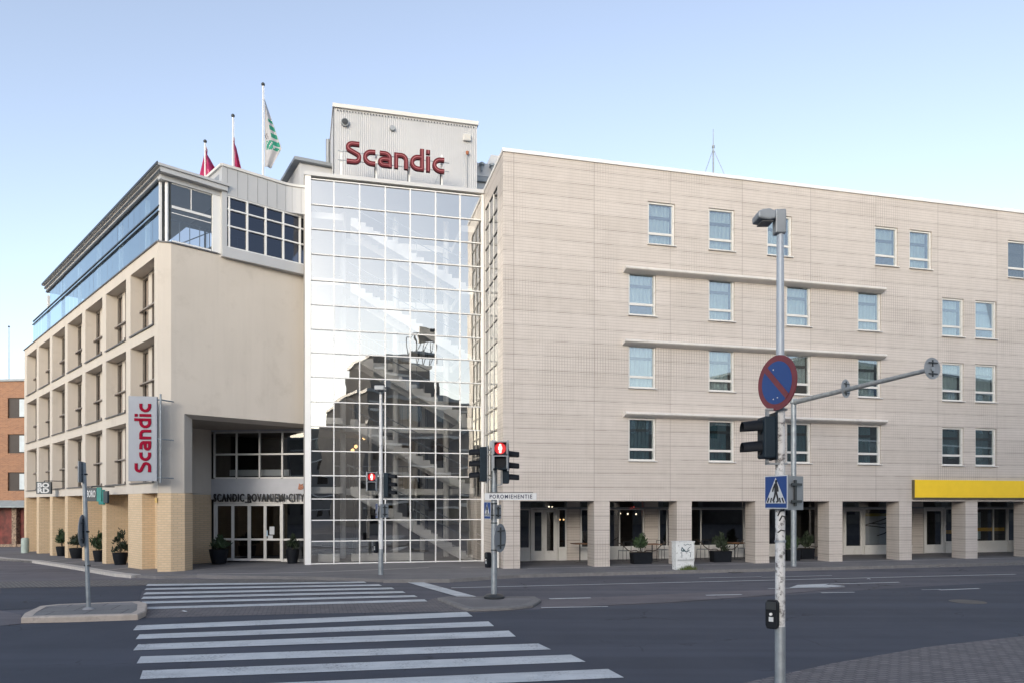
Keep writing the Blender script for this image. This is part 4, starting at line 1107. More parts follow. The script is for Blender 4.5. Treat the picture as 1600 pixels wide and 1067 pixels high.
# side glazing of the terrace
m = MB()
m.box(FX-.30, FX-.22, FY-.32, FY-.24, ZP+.05, 14.0)
for z in (ZP+.05, zr1-.03, 13.90): m.box(FX-.10, FX-.05, FY+.05, YG, z, z+.09)
m.box(FX-.10, FX-.05, (FY+YG)/2-.012, (FY+YG)/2+.012, zr1+.06, 13.9)
m.tube((FX-.14, FY-.1, ZP+.05), (FX-.14, FY-.1, 14.05), .06, n=14)
m.box(FX-.12, FX+.0, YG+.03, YG+.36, ZP+.05, 14.0)
m.box(FX-.10, FX-.07, FY+.05, YG, zr1-.21, zr1-.18)
tg = m.build('side_glazing', WHITE, pb)
g = MB(); g.quad((FX-.08,FY+.02,ZP+.1),(FX-.08,YG,ZP+.1),(FX-.08,YG,13.92),(FX-.08,FY+.02,13.92)); g.build('pane', glass('side_glass', .12, (.50,.52,.55)), tg)
m = MB(); m.box(XR0-.12, FX+.30, -.16, YG+.55, ZR-.09, ZR); m.box(XR0-.08, FX+.24, -.06, YG+.50, ZR-.26, ZR-.092); m.box(XR0-.02, FX+.02, .0, YG+.45, ZR-.44, ZR-.262)
m.build('terrace_roof', CLAD, pb)
m = MB(); m.box(XR0-.14, FX+.30, -.19, -.162, ZR-.07, ZR+.03); m.box(XR0-.1, FX+.22, -.075, -.062, ZR-.26, ZR-.17); m.box(XR0-.05,.0,-.012,-.002,ZR-.44,ZR-.36); m.build('gutter', DARKM, pb)
m = MB(); m.box(XR0-.2, -.6, 4.2, 4.4, ZP, ZR-.1); m.build('terrace_back_wall', INTM, pb)
m = MB()
for k in range(9): y = .9+k*.36; m.tube((-.5,y,ZP),( -.5,y,ZP+1.1),.015,n=6)
m.tube((-.5,.6,ZP+1.1),(-.5,4.1,ZP+1.1),.02,n=6); m.tube((-.6,.6,ZP+.1),(-.5,4.1,ZP+2.4),.02,n=6); m.tube((-.6,1.4,ZP+.1),(-.5,4.1,ZP+1.6),.02,n=6); m.build('terrace_railing', GALV, pb)
# round skylight at the far end
m = MB(); xd = FL.ray(92); m.lathe([(1.15,ZR),(1.15,ZR+.28),(1.22,ZR+.30),(1.0,ZR+.62),(.5,ZR+.80),(.05,ZR+.84)], 24, (xd, 2.2)); smooth_obj(m.build('skylight', GALV, pb))
# ---------------- curved grey clad storey
A0 = FL.loc(-10.77, 26.50); A1 = FL.loc(-8.06, 28.52)
zc = 15.13
th0, th1 = R(41), R(74)
# plan curve by integrating heading from th0 to th1 in world, scaled to reach the end
N = 18
P_a, P_b, P_c, P_d = (-10.77, 26.50), (-8.75, 28.26), (-8.18, 28.40), (-8.26, 28.69)
def lerp(a, b, f): return (a[0]+(b[0]-a[0])*f, a[1]+(b[1]-a[1])*f)
cw = []
for i in range(N+1):
    f = i/N*1.0
    if f < .70: cw.append(lerp(P_a, P_b, f/.78))
    else:
        q = (f-.70)/.30; p0, p1, p2 = lerp(P_a, P_b, .70/.78), P_b, P_c
        cw.append(((1-q)**2*p0[0]+2*q*(1-q)*p1[0]+q*q*p2[0], (1-q)**2*p0[1]+2*q*(1-q)*p1[1]+q*q*p2[1]))
cl = [FL.loc(*p) for p in cw]
cs = [FL.loc(*lerp(P_a, P_d, i/N)) for i in range(N+1)]
def off(pts, d):
    o = []
    for i, p in enumerate(pts):
        a = pts[max(i-1,0)]; b = pts[min(i+1,len(pts)-1)]; t_ = Vector((b[0]-a[0], b[1]-a[1])).normalized(); o.append((p[0]+t_.y*d, p[1]-t_.x*d))
    return o
def curved(m, pts, d0, d1, z0, z1):
    A = off(pts, d0); B = off(pts, d1)
    for i in range(len(pts)-1): m.prism([A[i], A[i+1], B[i+1], B[i]], z0, z1)
iS = 2                                          # window begins
zw_top, zw_bot = 14.0, 12.06
m = MB(); curved(m, cl, 0, -.3, zw_top, zc-.1); curved(m, cs[:iS], 0, -.3, zw_bot-.0, zw_top-.001); curved(m, cs, .03, -.3, 11.68, zw_bot-.001)
q0 = cl[0]
m.box(q0[0]-6, q0[0]-.0, q0[1]+.02, q0[1]+.2, ZR-.3, zc-.1)
m.box(q0[0]-.4, q0[0]-.02, q0[1]+.03, q0[1]+.2, ZP, ZR-.3)
cb = m.build('curved_storey', CLAD, pb, fix=True)
m = MB(); curved(m, cl, .05, -.36, zc-.098, zc); m.box(q0[0]-6.1, q0[0]-.0, q0[1]-.06, q0[1]+.3, zc-.098, zc); m.build('coping', OFFW, cb, fix=True)
m = MB()
for i in range(1, N, 2): curved(m, [cl[i], ((cl[i][0]*.96+cl[i+1][0]*.04), (cl[i][1]*.96+cl[i+1][1]*.04))], .008, 0.001, zw_top+.03, zc-.12)
m.build('seam', plain('seam_dark', (.16,.16,.16), .5), cb, fix=True)
m = MB(); curved(m, cs[iS-1:], -.10, -.11, zw_bot, zw_top); rw = m.build('ribbon_window', GLRB, cb, fix=True)
m = MB()
for z in (zw_bot, zw_bot+.80, zw_bot+1.42, zw_top-.05): curved(m, cs[iS-1:], -.02, -.13, z, z+.05)
for pxw in (358.5, 387, 416, 443.5, 469.5):
    a_, b_2 = cs[0], cs[-1]; best = min(range(401), key=lambda q: abs(CX+F*FL.w(*lerp(a_, b_2, q/400))[0]/FL.w(*lerp(a_, b_2, q/400))[1]-pxw))/400
    P0 = lerp(a_, b_2, best-.009); P1 = lerp(a_, b_2, best+.009)
    curved(m, [P0, P1], -.015, -.14, zw_bot+.02, zw_top-.02)
m.build('frame', WHITE, rw, fix=True)
m = MB(); curved(m, cs[1:-1], -.9, -1.0, 11.4, zc-.3); m.build('backing', INTD, cb, fix=True)
m = MB(); Bk = off(cl, -.3); m.prism([Bk[0]]+Bk[1:]+[(Bk[-1][0]-3, Bk[-1][1]+4), (Bk[0][0]-5.5, Bk[0][1]+4), (q0[0]-6, q0[1]+.1)], zc-.5, zc-.3); m.build('roof', GREYM, cb, fix=True)
# ---------------- banner sign
bn = thing('banner_sign', 'tall grey blade sign with red vertical lettering on the plaster corner', 'sign', (0,0,0), 0)
Yb = 24.55
xL, xRr = xy(200.5, Yb)[0], xy(241.5, Yb)[0]
zB0, zB1 = zh(751, Yb), zh(618, Yb)
bn.location = (xL, Yb, zB0); wb = (xRr-xL)/math.cos(R(10)); hbn = zB1-zB0
bn.rotation_euler.z = R(10)
m = MB(); m.box(0, wb, 0, .14, 0, hbn); m.build('panel', BANN, bn, bevel=.01)
sl = hbn*.82/word_len('Scandic', .10)
Mv = T(wb*.80, 0, hbn*.10) @ Matrix.Rotation(R(-90), 4, 'Y')
name_letters('Scandic', sl, .03, REDB, bn, Mv, .10)
m = MB()
m.tube((wb+.10,.07,-.05),(wb+.10,.07,hbn+.10),.035,n=10)
for z in (.12, hbn*.5, hbn-.1): m.tube((wb,.07,z),(wb+.12,.07,z),.03,n=8); m.tube((wb+.12,.07,z),(wb+.40,.5,z),.025,n=8)
m.build('bracket', GALV, bn)
# ---------------- boro signs
def boxsign(px0, px1, py0, py1, Y, rz, lab, depth=.16):
    x0, x1 = xy(px0, Y)[0], xy(px1, Y)[0]; z0, z1 = zh(py1, Y), zh(py0, Y)
    t = thing('projecting_sign', lab, 'sign', (x0, Y, z0), rz)
    w = (x1-x0)/math.cos(rz); h = z1-z0
    m = MB(); m.box(0, w, 0, depth, 0, h); m.build('panel', NAVY, t, bevel=.008)
    m = MB(); m.tube((w*.5, depth*.5, h), (w*.5, depth*.5, h+.06), .02); m.tube((w*.5,depth*.5,h+.05),(w+.5,depth*.5+.4,h+.05),.02); m.build('bracket', DARKM, t)
    return t, w, h
t, w, h = boxsign(56.5, 77.5, 752, 771, 36.0, R(8), 'square navy sign with white stacked letters at the far end of the brick arcade')
for s, zz in (('BO', .52), ('RD', .08)):
    o = text(s, .3, .008, 'lettering', SWHT, t, T(0,0,0), off=.012)
    c = [v.co for v in o.data.vertices]; a0, a1 = min(v.x for v in c), max(v.x for v in c); b0_, b1_ = min(v.z for v in c), max(v.z for v in c)
    o.data.transform(T(w*.10, -.012, h*zz) @ Matrix.Diagonal((w*.80/(a1-a0), 1, h*.40/(b1_-b0_), 1)) @ T(-a0, 0, -b0_))
t, w, h = boxsign(134.5, 149.5, 761.5, 782.5, 28.3, R(8), 'navy and teal sign with narrow white letters over the middle brick bays', .1)
m = MB(); m.box(w+.004, w+.18, .0, .1, -.01, h+.02); m.build('side_panel', TEAL, t)
o = text('BORO', .3, .008, 'lettering', SWHT, t, T(0,0,0), off=.012)
c = [v.co for v in o.data.vertices]; a0, a1 = min(v.x for v in c), max(v.x for v in c); b0_, b1_ = min(v.z for v in c), max(v.z for v in c)
o.data.transform(T(w*.08, -.012, h*.30) @ Matrix.Diagonal((w*.84/(a1-a0), 1, h*.52/(b1_-b0_), 1)) @ T(-a0, 0, -b0_))
# teal end panel on the arcade; navy sheet imitates shade under the plaster
ft = thing('shop_fascia', 'teal panel with a navy sheet imitating shade under the plaster above the middle brick bays', 'sign', (*FL.w(bays[1][0]-.1, -.03), ZBk-.35), FL.a)
m = MB(); m.box(0, .6, -.05, .02, 0, .5); m.build('panel', NAVY, ft); m = MB(); m.box(-.75, -.01, -.05, .02, -.06, .56); m.build('end_panel', TEAL, ft)
# ---------------- flags
def flagpole(px, py0, Y, lab, zb, r=.05):
    X, Yy = xy(px, Y); top = zh(py0, Y)
    t = thing('flagpole', lab, 'flagpole', (X, Yy, zb))
    m = MB(); m.tube((0,0,0),(0,0,top-zb),r,r*.65,n=10); smooth_obj(m.build('pole', WHITE, t))
    m = MB(); m.lathe([(.02,top-zb),(.07,top-zb+.03),(.08,top-zb+.09),(.04,top-zb+.14),(.01,top-zb+.15)], 12); m.build('finial', DARKM, t)
    m = MB(); m.tube((.09,0,.5),(.07,0,top-zb-.05),.006,n=4); m.build('halyard', WHITE, t)
    return X, Yy, top
def cloth(name, fn, nu, nv, mats, lab, loc, cls=None):
    m = MB(); vs = []
    for j in range(nv+1):
        for i in range(nu+1): vs.append(fn(i/nu, j/nv))
    for j in range(nv):
        for i in range(nu):
            m.mi = cls((i+.5)/nu, (j+.5)/nv) if cls else 0
            k = j*(nu+1)+i; 
            m.add([vs[k], vs[k+1], vs[k+nu+2], vs[k+nu+1]], [(0,1,2,3)])
    o = m.build(name, mats, None); o.location = loc
    bm = bmesh.new(); bm.from_mesh(o.data); bmesh.ops.remove_doubles(bm, verts=bm.verts, dist=1e-5); bm.to_mesh(o.data); bm.free()
    o.data.polygons.foreach_set('use_smooth', [True]*len(o.data.polygons))
    sl_ = o.modifiers.new('cloth_thickness', 'SOLIDIFY'); sl_.thickness = .006
    return tag(o, lab, 'flag')
MAR = plain('maroon_cloth', (.34,.014,.09), .8, var=.1); MARW = plain('maroon_pale', (.60,.20,.28), .8)
FW = plain('flag_white', (.40,.40,.42), .8, var=.06); FG = plain('flag_green', (.02,.22,.15), .8, var=.1); FD = plain('flag_dark', (.10,.09,.10), .8)
def hang(w_top, w_bot, h, fold, drop, lean):
    def fn(u, v):                                # u away from the pole, v down
        wd = (w_top+(w_bot-w_top)*min(1, v*1.15))
        x = .04+u*wd - lean*v
        z = -v*h - drop*u*(1-.35*v)
        y = fold*math.sin(u*9+v*1.5)*(.3+u) 
        return (x, y, z)
    return fn
X, Y, tz = flagpole(320.5, 224, 31.5, 'shortest flagpole behind the terrace roof, nearest the glass corner', 13)
cloth('flag', hang(.10, 1.5, 1.75, .24, .55, .45), 20, 20, [MAR, MARW], 'maroon flag spread widest, drooping on the shortest pole', (X, Y, tz-.16), lambda u, v: 1 if abs((u-.45)-.25*(v-.6)) < .03 and v > .5 else 0)
m_ = MB()
X, Y, tz = flagpole(364, 184, 31.0, 'middle flagpole rising behind the curved grey parapet', 13)
cloth('flag', hang(.05, .50, 1.9, .14, .45, 0), 20, 20, [MAR, MARW], 'maroon flag hanging in narrow folds on the middle pole', (X, Y, tz-.85), lambda u, v: 1 if u > .82 and v > .3 else 0)
X, Y, tz = flagpole(411, 135, 30.5, 'tallest flagpole rising behind the curved grey parapet', 13)
def bigflag(u, v):
    # outer edge runs diagonally down to a point, lower hem rises back to the pole
    wd = .74*min(1, v/.72)
    if v > .72: wd = .74-(v-.72)/.28*.42
    return (.06+u*wd, .09*math.sin(u*8+v*2)*(.3+u), -v*2.9-.05*u)
def bfc(u, v):
    if .30 < v < .70 and u > .52 and u < .95: return 0 if (int(v*26)) % 3 == 0 else 1
    if .62 < v < .76 and .12 < u < .92: return 1 if (u+v*3) % .3 > .07 else 0
    if .50 < v < .60 and u < .32: return 2 if (u*6+v*30) % 1 < .5 else 0
    return 0
cloth('flag', bigflag, 26, 44, [FW, FG, FD], 'white flag with green bars hanging on the tallest pole', (X, Y, tz-.55), bfc)
# ================================================================== BRICK BUILDING far left
bb_ = thing('brick_building', 'orange brick building with dark framed windows beyond the side street', 'building', (-47.2, 52, 0), R(-6))
bw_ = 16.0; z9 = zh(591, 50.5)
zof = -1.2
m = MB(); wz = [(640,686),(698,742.5),(757,798)]
def bz(p): return 2.5+(HZ-p)*50.4/F
def bx(px): return (xy(px, 50.4)[0]+47.2)
hl = []
rowsz = [(bz(651.5),bz(620)), (bz(707),bz(677)), (bz(766),bz(737))]
wx0 = bx(7); 
for (z0, z1) in rowsz:
    for k in range(-3, 2): hl.append((wx0+k*2.9, wx0+k*2.9+2.1, z0, z1))
hl = [h for h in hl if h[0] > .1 and h[1] < bw_-.1]
zsh = bz(781)
wall_face(m, 0, bw_, zsh, z9-.15, hl, depth=.18)
m.quad((bw_,0,zof),(bw_,12,zof),(bw_,12,z9-.15),(bw_,0,z9-.15)); m.quad((0,12,zof),(0,0,zof),(0,0,z9-.15),(0,12,z9-.15)); m.quad((bw_,12,zof),(0,12,zof),(0,12,z9-.15),(bw_,12,z9-.15))
m.build('wall', BRK_R, bb_)
m = MB(); m.box(-.1, bw_+.1, -.12, 12.1, z9-.15, z9); m.build('roof', GREYM, bb_)
for h in hl:
    m = MB(); m.box(h[0], h[1], .10, .18, h[2], h[3]); wo = m.build('window', plain('brown_panel', (.035,.025,.022), .5), bb_)
    m = MB(); m.box(h[0]+.85, h[1]-.05, .06, .095, h[2]+.10, h[3]-.10); m.build('pane', plain('blind_pane', (.50,.56,.60), .3, var=.08), wo)
m = MB(); m.box(0, bw_, .0, .12, zof, bz(850)); 
for k in range(9): x = .6+k*1.85; m.box(x, x+.35, -.05, .5, zof, zsh)
m.build('stone_pier', plain('rubble_stone', (.26,.19,.14), .9, var=.7, scale=9, bmp=.5), bb_)
m = MB(); m.box(0, bw_, .3, .4, zof, zsh); m.build('shopfront', plain('dark_red_front', (.13,.025,.02), .6, var=.6, scale=2), bb_)
m = MB(); m.add([(0,.0,zsh),(bw_,.0,zsh),(bw_,-.9,zsh-.42),(0,-.9,zsh-.42),(0,.0,zsh-.10),(bw_,.0,zsh-.10),(bw_,-.9,zsh-.50),(0,-.9,zsh-.50)], [(0,1,2,3),(7,6,5,4),(3,2,6,7),(0,3,7,4),(1,5,6,2)]); m.build('awning', plain('awning_grey', (.30,.34,.35), .6), bb_, fix=True)
X, Y = xy(14, 56.0); am = thing('roof_antenna', 'thin whip mast standing on the orange brick building', 'antenna', (X, Y, z9-.1))
m = MB(); m.tube((0,0,0),(0,0,zh(510,56)-z9),.035,.02,n=8); m.build('mast', GREYM, am); m = MB(); m.lathe([(.02,zh(510,56)-z9),(.08,zh(510,56)-z9+.05),(.02,zh(510,56)-z9+.15)], 8); m.build('tip', DARKM, am)
# ================================================================== buildings behind the viewer, seen in the glass
def backblock(x0, x1, y0, y1, h, mat, lab, rows_, rz=0, flip=1):
    t = thing('street_building', lab, 'building', (x0, y0, 0), rz)
    w = x1-x0; d = y1-y0
    m = MB(); m.box(0, w, 0, d, 0, h); m.build('wall', mat, t)
    m = MB(); m.box(-.2, w+.2, -.2, d+.2, h, h+.3); m.build('roof', GREYM, t)
    n = int(w/3)
    for r in range(rows_):
        m = MB(); z = 1.2+r*(h-1)/rows_
        for k in range(n): x = 1+k*3.0; m.box(x, x+1.5, d+.01, d+.05, z, z+1.5)
        m.build('window_row', GLRB, t)
        m = MB(); m.box(.1, w-.1, d+.06, d+.16, z+1.55, z+1.75); m.build('ledge', OFFW, t)
    return t
DK = plain('street_plaster', (.17,.16,.155), .9, var=.15, scale=.3); DK2 = plain('street_render', (.18,.165,.155), .9, var=.1, scale=.3)
backblock(5.5, 27, -28, -13, 13.4, DK, 'dark office block across the junction mirrored in the glass', 4)
backblock(27.5, 50, -30, -13.5, 14.6, DK2, 'long lower block across the main road mirrored in the windows', 3)
backblock(52, 150, -20, -4, 18.4, DK2, 'long tall block farther down the main road mirrored in the end windows', 5)
backblock(-38, 26, -95, -80, 15.0, DK, 'distant block closing the side street mirrored at the foot of the glass', 4)  # unseen block, raised to keep horizon glare out of the entrance glass
t = backblock(6.0, 13.5, -20, -13.4, 17.6, DK, 'taller corner tower across the junction mirrored in the glass', 5)
backblock(-70, -16, -38, -24, 10.5, DK2, 'low block across the side street behind the viewer', 3)  # unseen block, height set to stop bright sky mirroring in the upper entrance window
# rooftop frame seen in reflection
t = thing('roof_billboard', 'rooftop billboard frame on the corner tower mirrored in the glass', 'billboard', (10.5, -14.2, 17.9))
m = MB()
for k in range(6): m.tube((k*.8,0,0),(k*.8,0,2.2),.05); 
for k in range(5): m.tube((k*.8,0,0),(k*.8+.8,0,2.2),.04)
m.tube((0,0,2.2),(4,0,2.2),.05); m.build('frame', DARKM, t)
m = MB(); m.box(1.0,3.6,-.1,.1,1.2,3.0); m.build('panel', DARKM, t)
# ================================================================== STREET FURNITURE
def signal_lens_face(t, z, on=None, r=.10, y=-.13, man=False):
    pass
def ped_signal(lab, loc, rz, s=1.0, lit=True):
    t = thing('pedestrian_signal', lab, 'traffic light', loc, rz)
    m = MB(); w, h, d = .19*s, .72*s, .22*s
    m.box(-w, w, -d*.4, d*.6, 0, h); m.build('housing', SIGBLK, t, bevel=.02)
    m = MB()
    for z0 in (0, h/2):
        a, b = z0+.03*s, z0+h/2-.01*s
        m.box(-w+.01, -w+.035*s, -d*1.2, -d*.41, a, b); m.box(w-.035*s, w-.01, -d*1.2, -d*.41, a, b); m.box(-w+.036*s, w-.036*s, -d*1.2, -d*.41, b-.022*s, b)
    m.box(-w-.03*s, -w+.009, -d*.39, -d*.2, -.03*s, h+.03*s); m.box(w-.009, w+.03*s, -d*.39, -d*.2, -.03*s, h+.03*s)
    m.build('visor', GREYM, t)
    m = MB(); m.tube((0,-d*.41,h*.75),(0,-d*.5,h*.75),.145*s,n=24); m.build('lens', REDG if lit else BLACK, t)
    m = MB(); m.tube((0,-d*.41,h*.25),(0,-d*.5,h*.25),.145*s,n=24); m.build('lens', BLACK, t)
    if lit:
        m = MB(); zc_ = h*.75; y0, y1 = -d*.5-.008, -d*.5-.002
        c = [(.028*s*math.cos(R(a)), zc_+.082*s+.03*s*math.sin(R(a))) for a in range(0,360,30)]; m.plate(c[::-1], y0-.002, y1)
        m.plate([(-.045*s,zc_+.045*s),(-.05*s,zc_-.02*s),(-.028*s,zc_-.03*s),(-.026*s,zc_-.115*s),(.026*s,zc_-.115*s),(.028*s,zc_-.03*s),(.05*s,zc_-.02*s),(.045*s,zc_+.045*s)], y0, y1)
        m.build('red_man', REDE, t, fix=True)
    return t
def veh_signal(lab, loc, rz, n=3, s=1.0, mat=None, cat='traffic light'):
    t = thing('traffic_signal', lab, cat, loc, rz)
    h = .31*n*s; w = .16*s
    m = MB(); m.box(-w, w, -.08*s, .10*s, 0, h); m.build('housing', mat or SIGBLK, t, bevel=.02)
    for k in range(n):
        z = h*(k+.5)/n; r = .115*s
        m = MB(); vs = []; q = 14
        for j in range(q+1):
            a = R(-20+220*j/q); vs += [(r*math.cos(a), -.081*s, z+r*math.sin(a)), (r*.92*math.cos(a), -.36*s, z+.0+r*.92*math.sin(a)-.02*s),
                                       (r*.94*math.cos(a), -.081*s, z+r*.94*math.sin(a)), (r*.86*math.cos(a), -.36*s, z+r*.86*math.sin(a)-.02*s)]
        fs = []
        for j in range(q): a = 4*j; fs += [(a, a+4, a+5, a+1), (a+3, a+7, a+6, a+2), (a+1, a+5, a+7, a+3)]
        fs += [(0,1,3,2), (4*q+2,4*q+3,4*q+1,4*q)]
        m.add(vs, fs); m.build('visor', BLACK, t)
        m = MB(); m.tube((0,-.081*s,z),(0,-.095*s,z),r*.9,n=20); m.build('lens', BLACK, t)
    return t
def ped_sign(lab, loc, rz, w=.42, h=.46, bar_=True, back=False):
    t = thing('pedestrian_crossing_sign', lab, 'road sign', loc, rz)
    m = MB(); m.box(-w/2, w/2, 0, .012, 0, h); m.build('plate', GREYM, t)
    m = MB(); m.box(-w/2, w/2, -.004, -.001, 0, h); m.build('border', SWHT, t)
    m = MB(); e = .012; m.box(-w/2+e, w/2-e, -.007, -.005, e, h-e); m.build('face', BLUE, t)
    m = MB(); zb = h*.16; m.plate([(-w/2+.022, zb), (w/2-.022, zb), (0, h-.025)], -.010, -.008); m.build('triangle', SWHT, t)
    m = MB(); y0, y1 = -.0135, -.0105; k = (h-zb)
    c = [(.012*w/.42+.020*w/.42*math.cos(R(a)), zb+k*.78+.026*h/.46*math.sin(R(a))) for a in range(0,360,30)]; m.plate(c, y0, y1)
    X = lambda v: v*w/.42; Z = lambda v: zb+v*k
    m.ribbon([(X(.010),Z(.72)),(X(.008),Z(.42))], X(.052), y0-.001, y1)
    m.ribbon([(X(.010),Z(.44)),(X(.035),Z(.26)),(X(.052),Z(.06))], X(.026), y0-.0015, y1)
    m.ribbon([(X(.004),Z(.44)),(X(-.012),Z(.26)),(X(-.045),Z(.08))], X(.026), y0-.002, y1)
    m.ribbon([(X(-.006),Z(.70)),(X(-.036),Z(.56)),(X(-.050),Z(.42))], X(.018), y0-.0025, y1)
    m.ribbon([(X(.024),Z(.70)),(X(.044),Z(.56)),(X(.050),Z(.42))], X(.018), y0-.003, y1)
    for q in (-.14, -.085, .085, .14): m.ribbon([(X(q*1.08),Z(.03)),(X(q*.86),Z(.20))], X(.020), y0, y1)
    for q in (-.03, .03): m.ribbon([(X(q),Z(.02)),(X(q*.8),Z(.09))], X(.016), y0, y1)
    m.build('symbol', SBLK, t, fix=True)
    m = MB(); m.tube((0,.02,h*.2),(0,.10,h*.2),.015); m.tube((0,.02,h*.8),(0,.10,h*.8),.015); m.build('bracket', GALV, t)
    return t
def back_sign(name, lab, loc, rz, w, h, rnd=False, cat='road sign'):
    t = thing(name, lab, cat, loc, rz)
    m = MB()
    if rnd: m.tube((0,0,0),(0,.012,0), w/2, n=40)
    else: m.box(-w/2, w/2, 0, .012, 0, h)
    m.build('plate', GREYM, t)
    m = MB(); z = (0, h) if not rnd else (-w/2, w/2)
    m.box(-.02, .02, .013, .035, z[0]+w*.12, z[1]-w*.12)
    for f in (.25, .75): zz = z[0]+(z[1]-z[0])*f; m.box(-w*.28, w*.28, .036, .05, zz-.015, zz+.015)
    m.build('bracket', DARKM, t)
    return t
def button_box(lab, loc, rz, s=1):
    t = thing('push_button', lab, 'crossing button', loc, rz)
    m = MB(); w, h, d = .075*s, .36*s, .10*s
    m.plate([(-w*.8,0),(w*.8,0),(w,.05*s),(w*1.0,h-.04*s),(w*.7,h),(-w*.7,h),(-w,h-.04*s),(-w,.05*s)], -d, 0); m.build('housing', BLACK, t, bevel=.012, fix=True)
    m = MB(); m.box(-w*.8, w*.8, -d-.012, -d-.001, h*.68, h*.95); m.build('display', DARKM, t)
    m = MB(); m.tube((0,-d,h*.52),(0,-d-.02,h*.52),.018*s,n=12); m.build('button', WHITE, t)
    m = MB(); m.box(-.028*s, .028*s, -d-.006, -d-.001, h*.26, h*.42); m.build('sticker', SWHT, t)
    return t
# --- near lamp post
nx, ny = 3.232, 8.6
lp = thing('street_lamp', 'slender street lamp post with peeling white paint and grey lamp head, closest to the viewer', 'street lamp', (nx, ny, .0))
m = MB(); m.tube((0,0,-.05),(0,0,1.03),.064,.062,n=20); smooth_obj(m.build('base', GALV, lp))
m = MB(); m.tube((0,0,1.03),(0,0,3.62),.0585,.055,n=20); smooth_obj(m.build('pole', PAINT_P, lp))
m = MB(); m.tube((0,0,3.62),(0,0,5.82),.050,.040,n=20); smooth_obj(m.build('upper_pole', PAINT_G, lp))
m = MB(); m.box(-.075,.055,-.06,.06,5.74,6.03); m.box(-.10,-.07,-.045,.045,5.92,5.98); m.build('bracket', GREYM, lp, bevel=.02)
m = MB(); m.plate([(-.30,5.985),(-.30,5.905),(-.22,5.888),(-.15,5.88),(-.085,5.90),(-.085,5.985),(-.16,6.02),(-.24,6.01)], -.11, .13)
m.build('lamp_head', GREYM, lp, bevel=.02, fix=True)
m = MB(); m.box(-.25,-.11,-.08,.10,5.868,5.878); m.build('lens', plain('lamp_lens', (.10,.10,.10), .3), lp)
m = MB()
for z, rr in ((2.04,.062),(2.62,.062)): m.tube((0,0,z),(0,0,z+.025),rr+.004,n=20)
m.build('clamp', GALV, lp)
# graffiti tag strokes on the post
m = MB(); 
for pts in ([(-.05,2.36),(-.02,2.42),(.02,2.43)], [(-.03,2.30),(.0,2.36),(.035,2.35),(.045,2.31)], [(-.05,2.16),(-.01,2.19),(.035,2.18)]):
    m.ribbon(pts, .014, -.0605, -.052)
m.build('graffiti', SBLK, lp)
# no parking sign
np_ = thing('no_parking_sign', 'round blue no-parking sign with red rim and diagonal bar on the lamp post', 'road sign', (nx-.08, ny-.10, zh(597.5, 8.5)), R(-69))
r = .325
m = MB(); m.tube((0,.0,0),(0,.014,0),r,n=64); m.build('plate', SRED, np_)
m = MB(); m.tube((0,-.003,0),(0,-.001,0),r*.78,n=64); m.build('face', BLUE, np_)
m = MB(); m.ribbon([(-r*.56,r*.56),(r*.56,-r*.56)], .07, -.007, -.004); m.build('bar', SRED, np_)
m = MB()
for q in ((-.05,.16),(-.05,-.19),(.02,-.18)): m.tube((q[0],-.008,q[1]),(q[0],-.004,q[1]),.007,n=8)
m.build('bolt', WHITE, np_)
m = MB(); m.tube((0,.015,.12),(0,.06,.12),.02); m.tube((0,.015,-.12),(0,.06,-.12),.02); m.build('bracket', GALV, np_)
ped_sign('pedestrian crossing sign facing the viewer on the nearest lamp post', (nx-.085, ny-.10, zh(794, 8.5)), R(-71), .40, .395)
back_sign('pedestrian_crossing_sign', 'grey back of a square sign on the nearest lamp post', (nx+.175, ny+.04, zh(796, 8.6)), R(180+38), .40, .41)
t = veh_signal('two lamp signal head with dark visors seen side on, mounted on the nearest lamp post', (nx-.18, ny-.02, zh(716, 8.6)), R(-90), 2, .80)
# the head reads taller: housing plate behind
m = MB(); m.box(-.13,.13,.081,.10,-.02,.55); m.build('backplate', SIGBLK, t, bevel=.01)
m = MB(); m.box(-.03,.03,.0,.03,-.06,-.002); m.box(-.03,.03,.0,.25,-.075,-.05); m.box(-.03,.03,.0,.03,.498,.57); m.box(-.03,.03,.0,.25,.575,.60); m.build('bracket', GREYM, t)
button_box('black crossing button box with pale sticker low on the nearest lamp post', (nx-.085, ny-.02, zh(981, 8.55)), R(-38), .95)
# --- junction signal pole
jx, jy = xy(772, 18.46); jz = .06
sp = thing('signal_pole', 'grey signal pole on the low cobbled island', 'pole', (jx, jy, 0))
m = MB(); m.tube((0,0,0),(0,0,2.75),.078,.074,n=18); m.tube((0,0,2.75),(0,0,3.95),.066,n=18); smooth_obj(m.build('pole', GALV, sp))
m = MB(); m.tube((0,0,3.95),(0,0,4.10),.12,n=18); m.tube((0,0,4.10),(0,0,4.15),.11,.05,n=18); smooth_obj(m.build('cap', CORR, sp))
m = MB(); m.lathe([(.26,.06),(.27,.12),(.20,.17),(.10,.18)], 22); smooth_obj(m.build('base', DARKM, sp))
m = MB(); 
for z in (2.0, 2.5, 2.2, 1.3): m.tube((0,0,z),(0,0,z+.03),.085,n=18)
m.build('clamp', DARKM, sp)
def zj(py): return zh(py, 18.46)
ped_signal('pedestrian signal showing a red man on the pole with the street name plate', (jx+.155, jy-.22, zj(734)), R(4), 1.0)
t = veh_signal('three lamp signal head with visors pointing away from the red man, near the glass', (jx-.30, jy+.0, zj(752)), R(-82), 3, .96); 
m = MB(); m.box(-.19,.19,.10,.115,-.03,.93); m.box(-.03,.03,.115,.34,.04,.07); m.box(-.03,.03,.115,.34,.80,.84); m.build('backplate', GREYM, t)
t = veh_signal('three lamp signal head with visors pointing toward the tiled facade', (jx+.30, jy+.05, zj(755)), R(96), 3, .96)
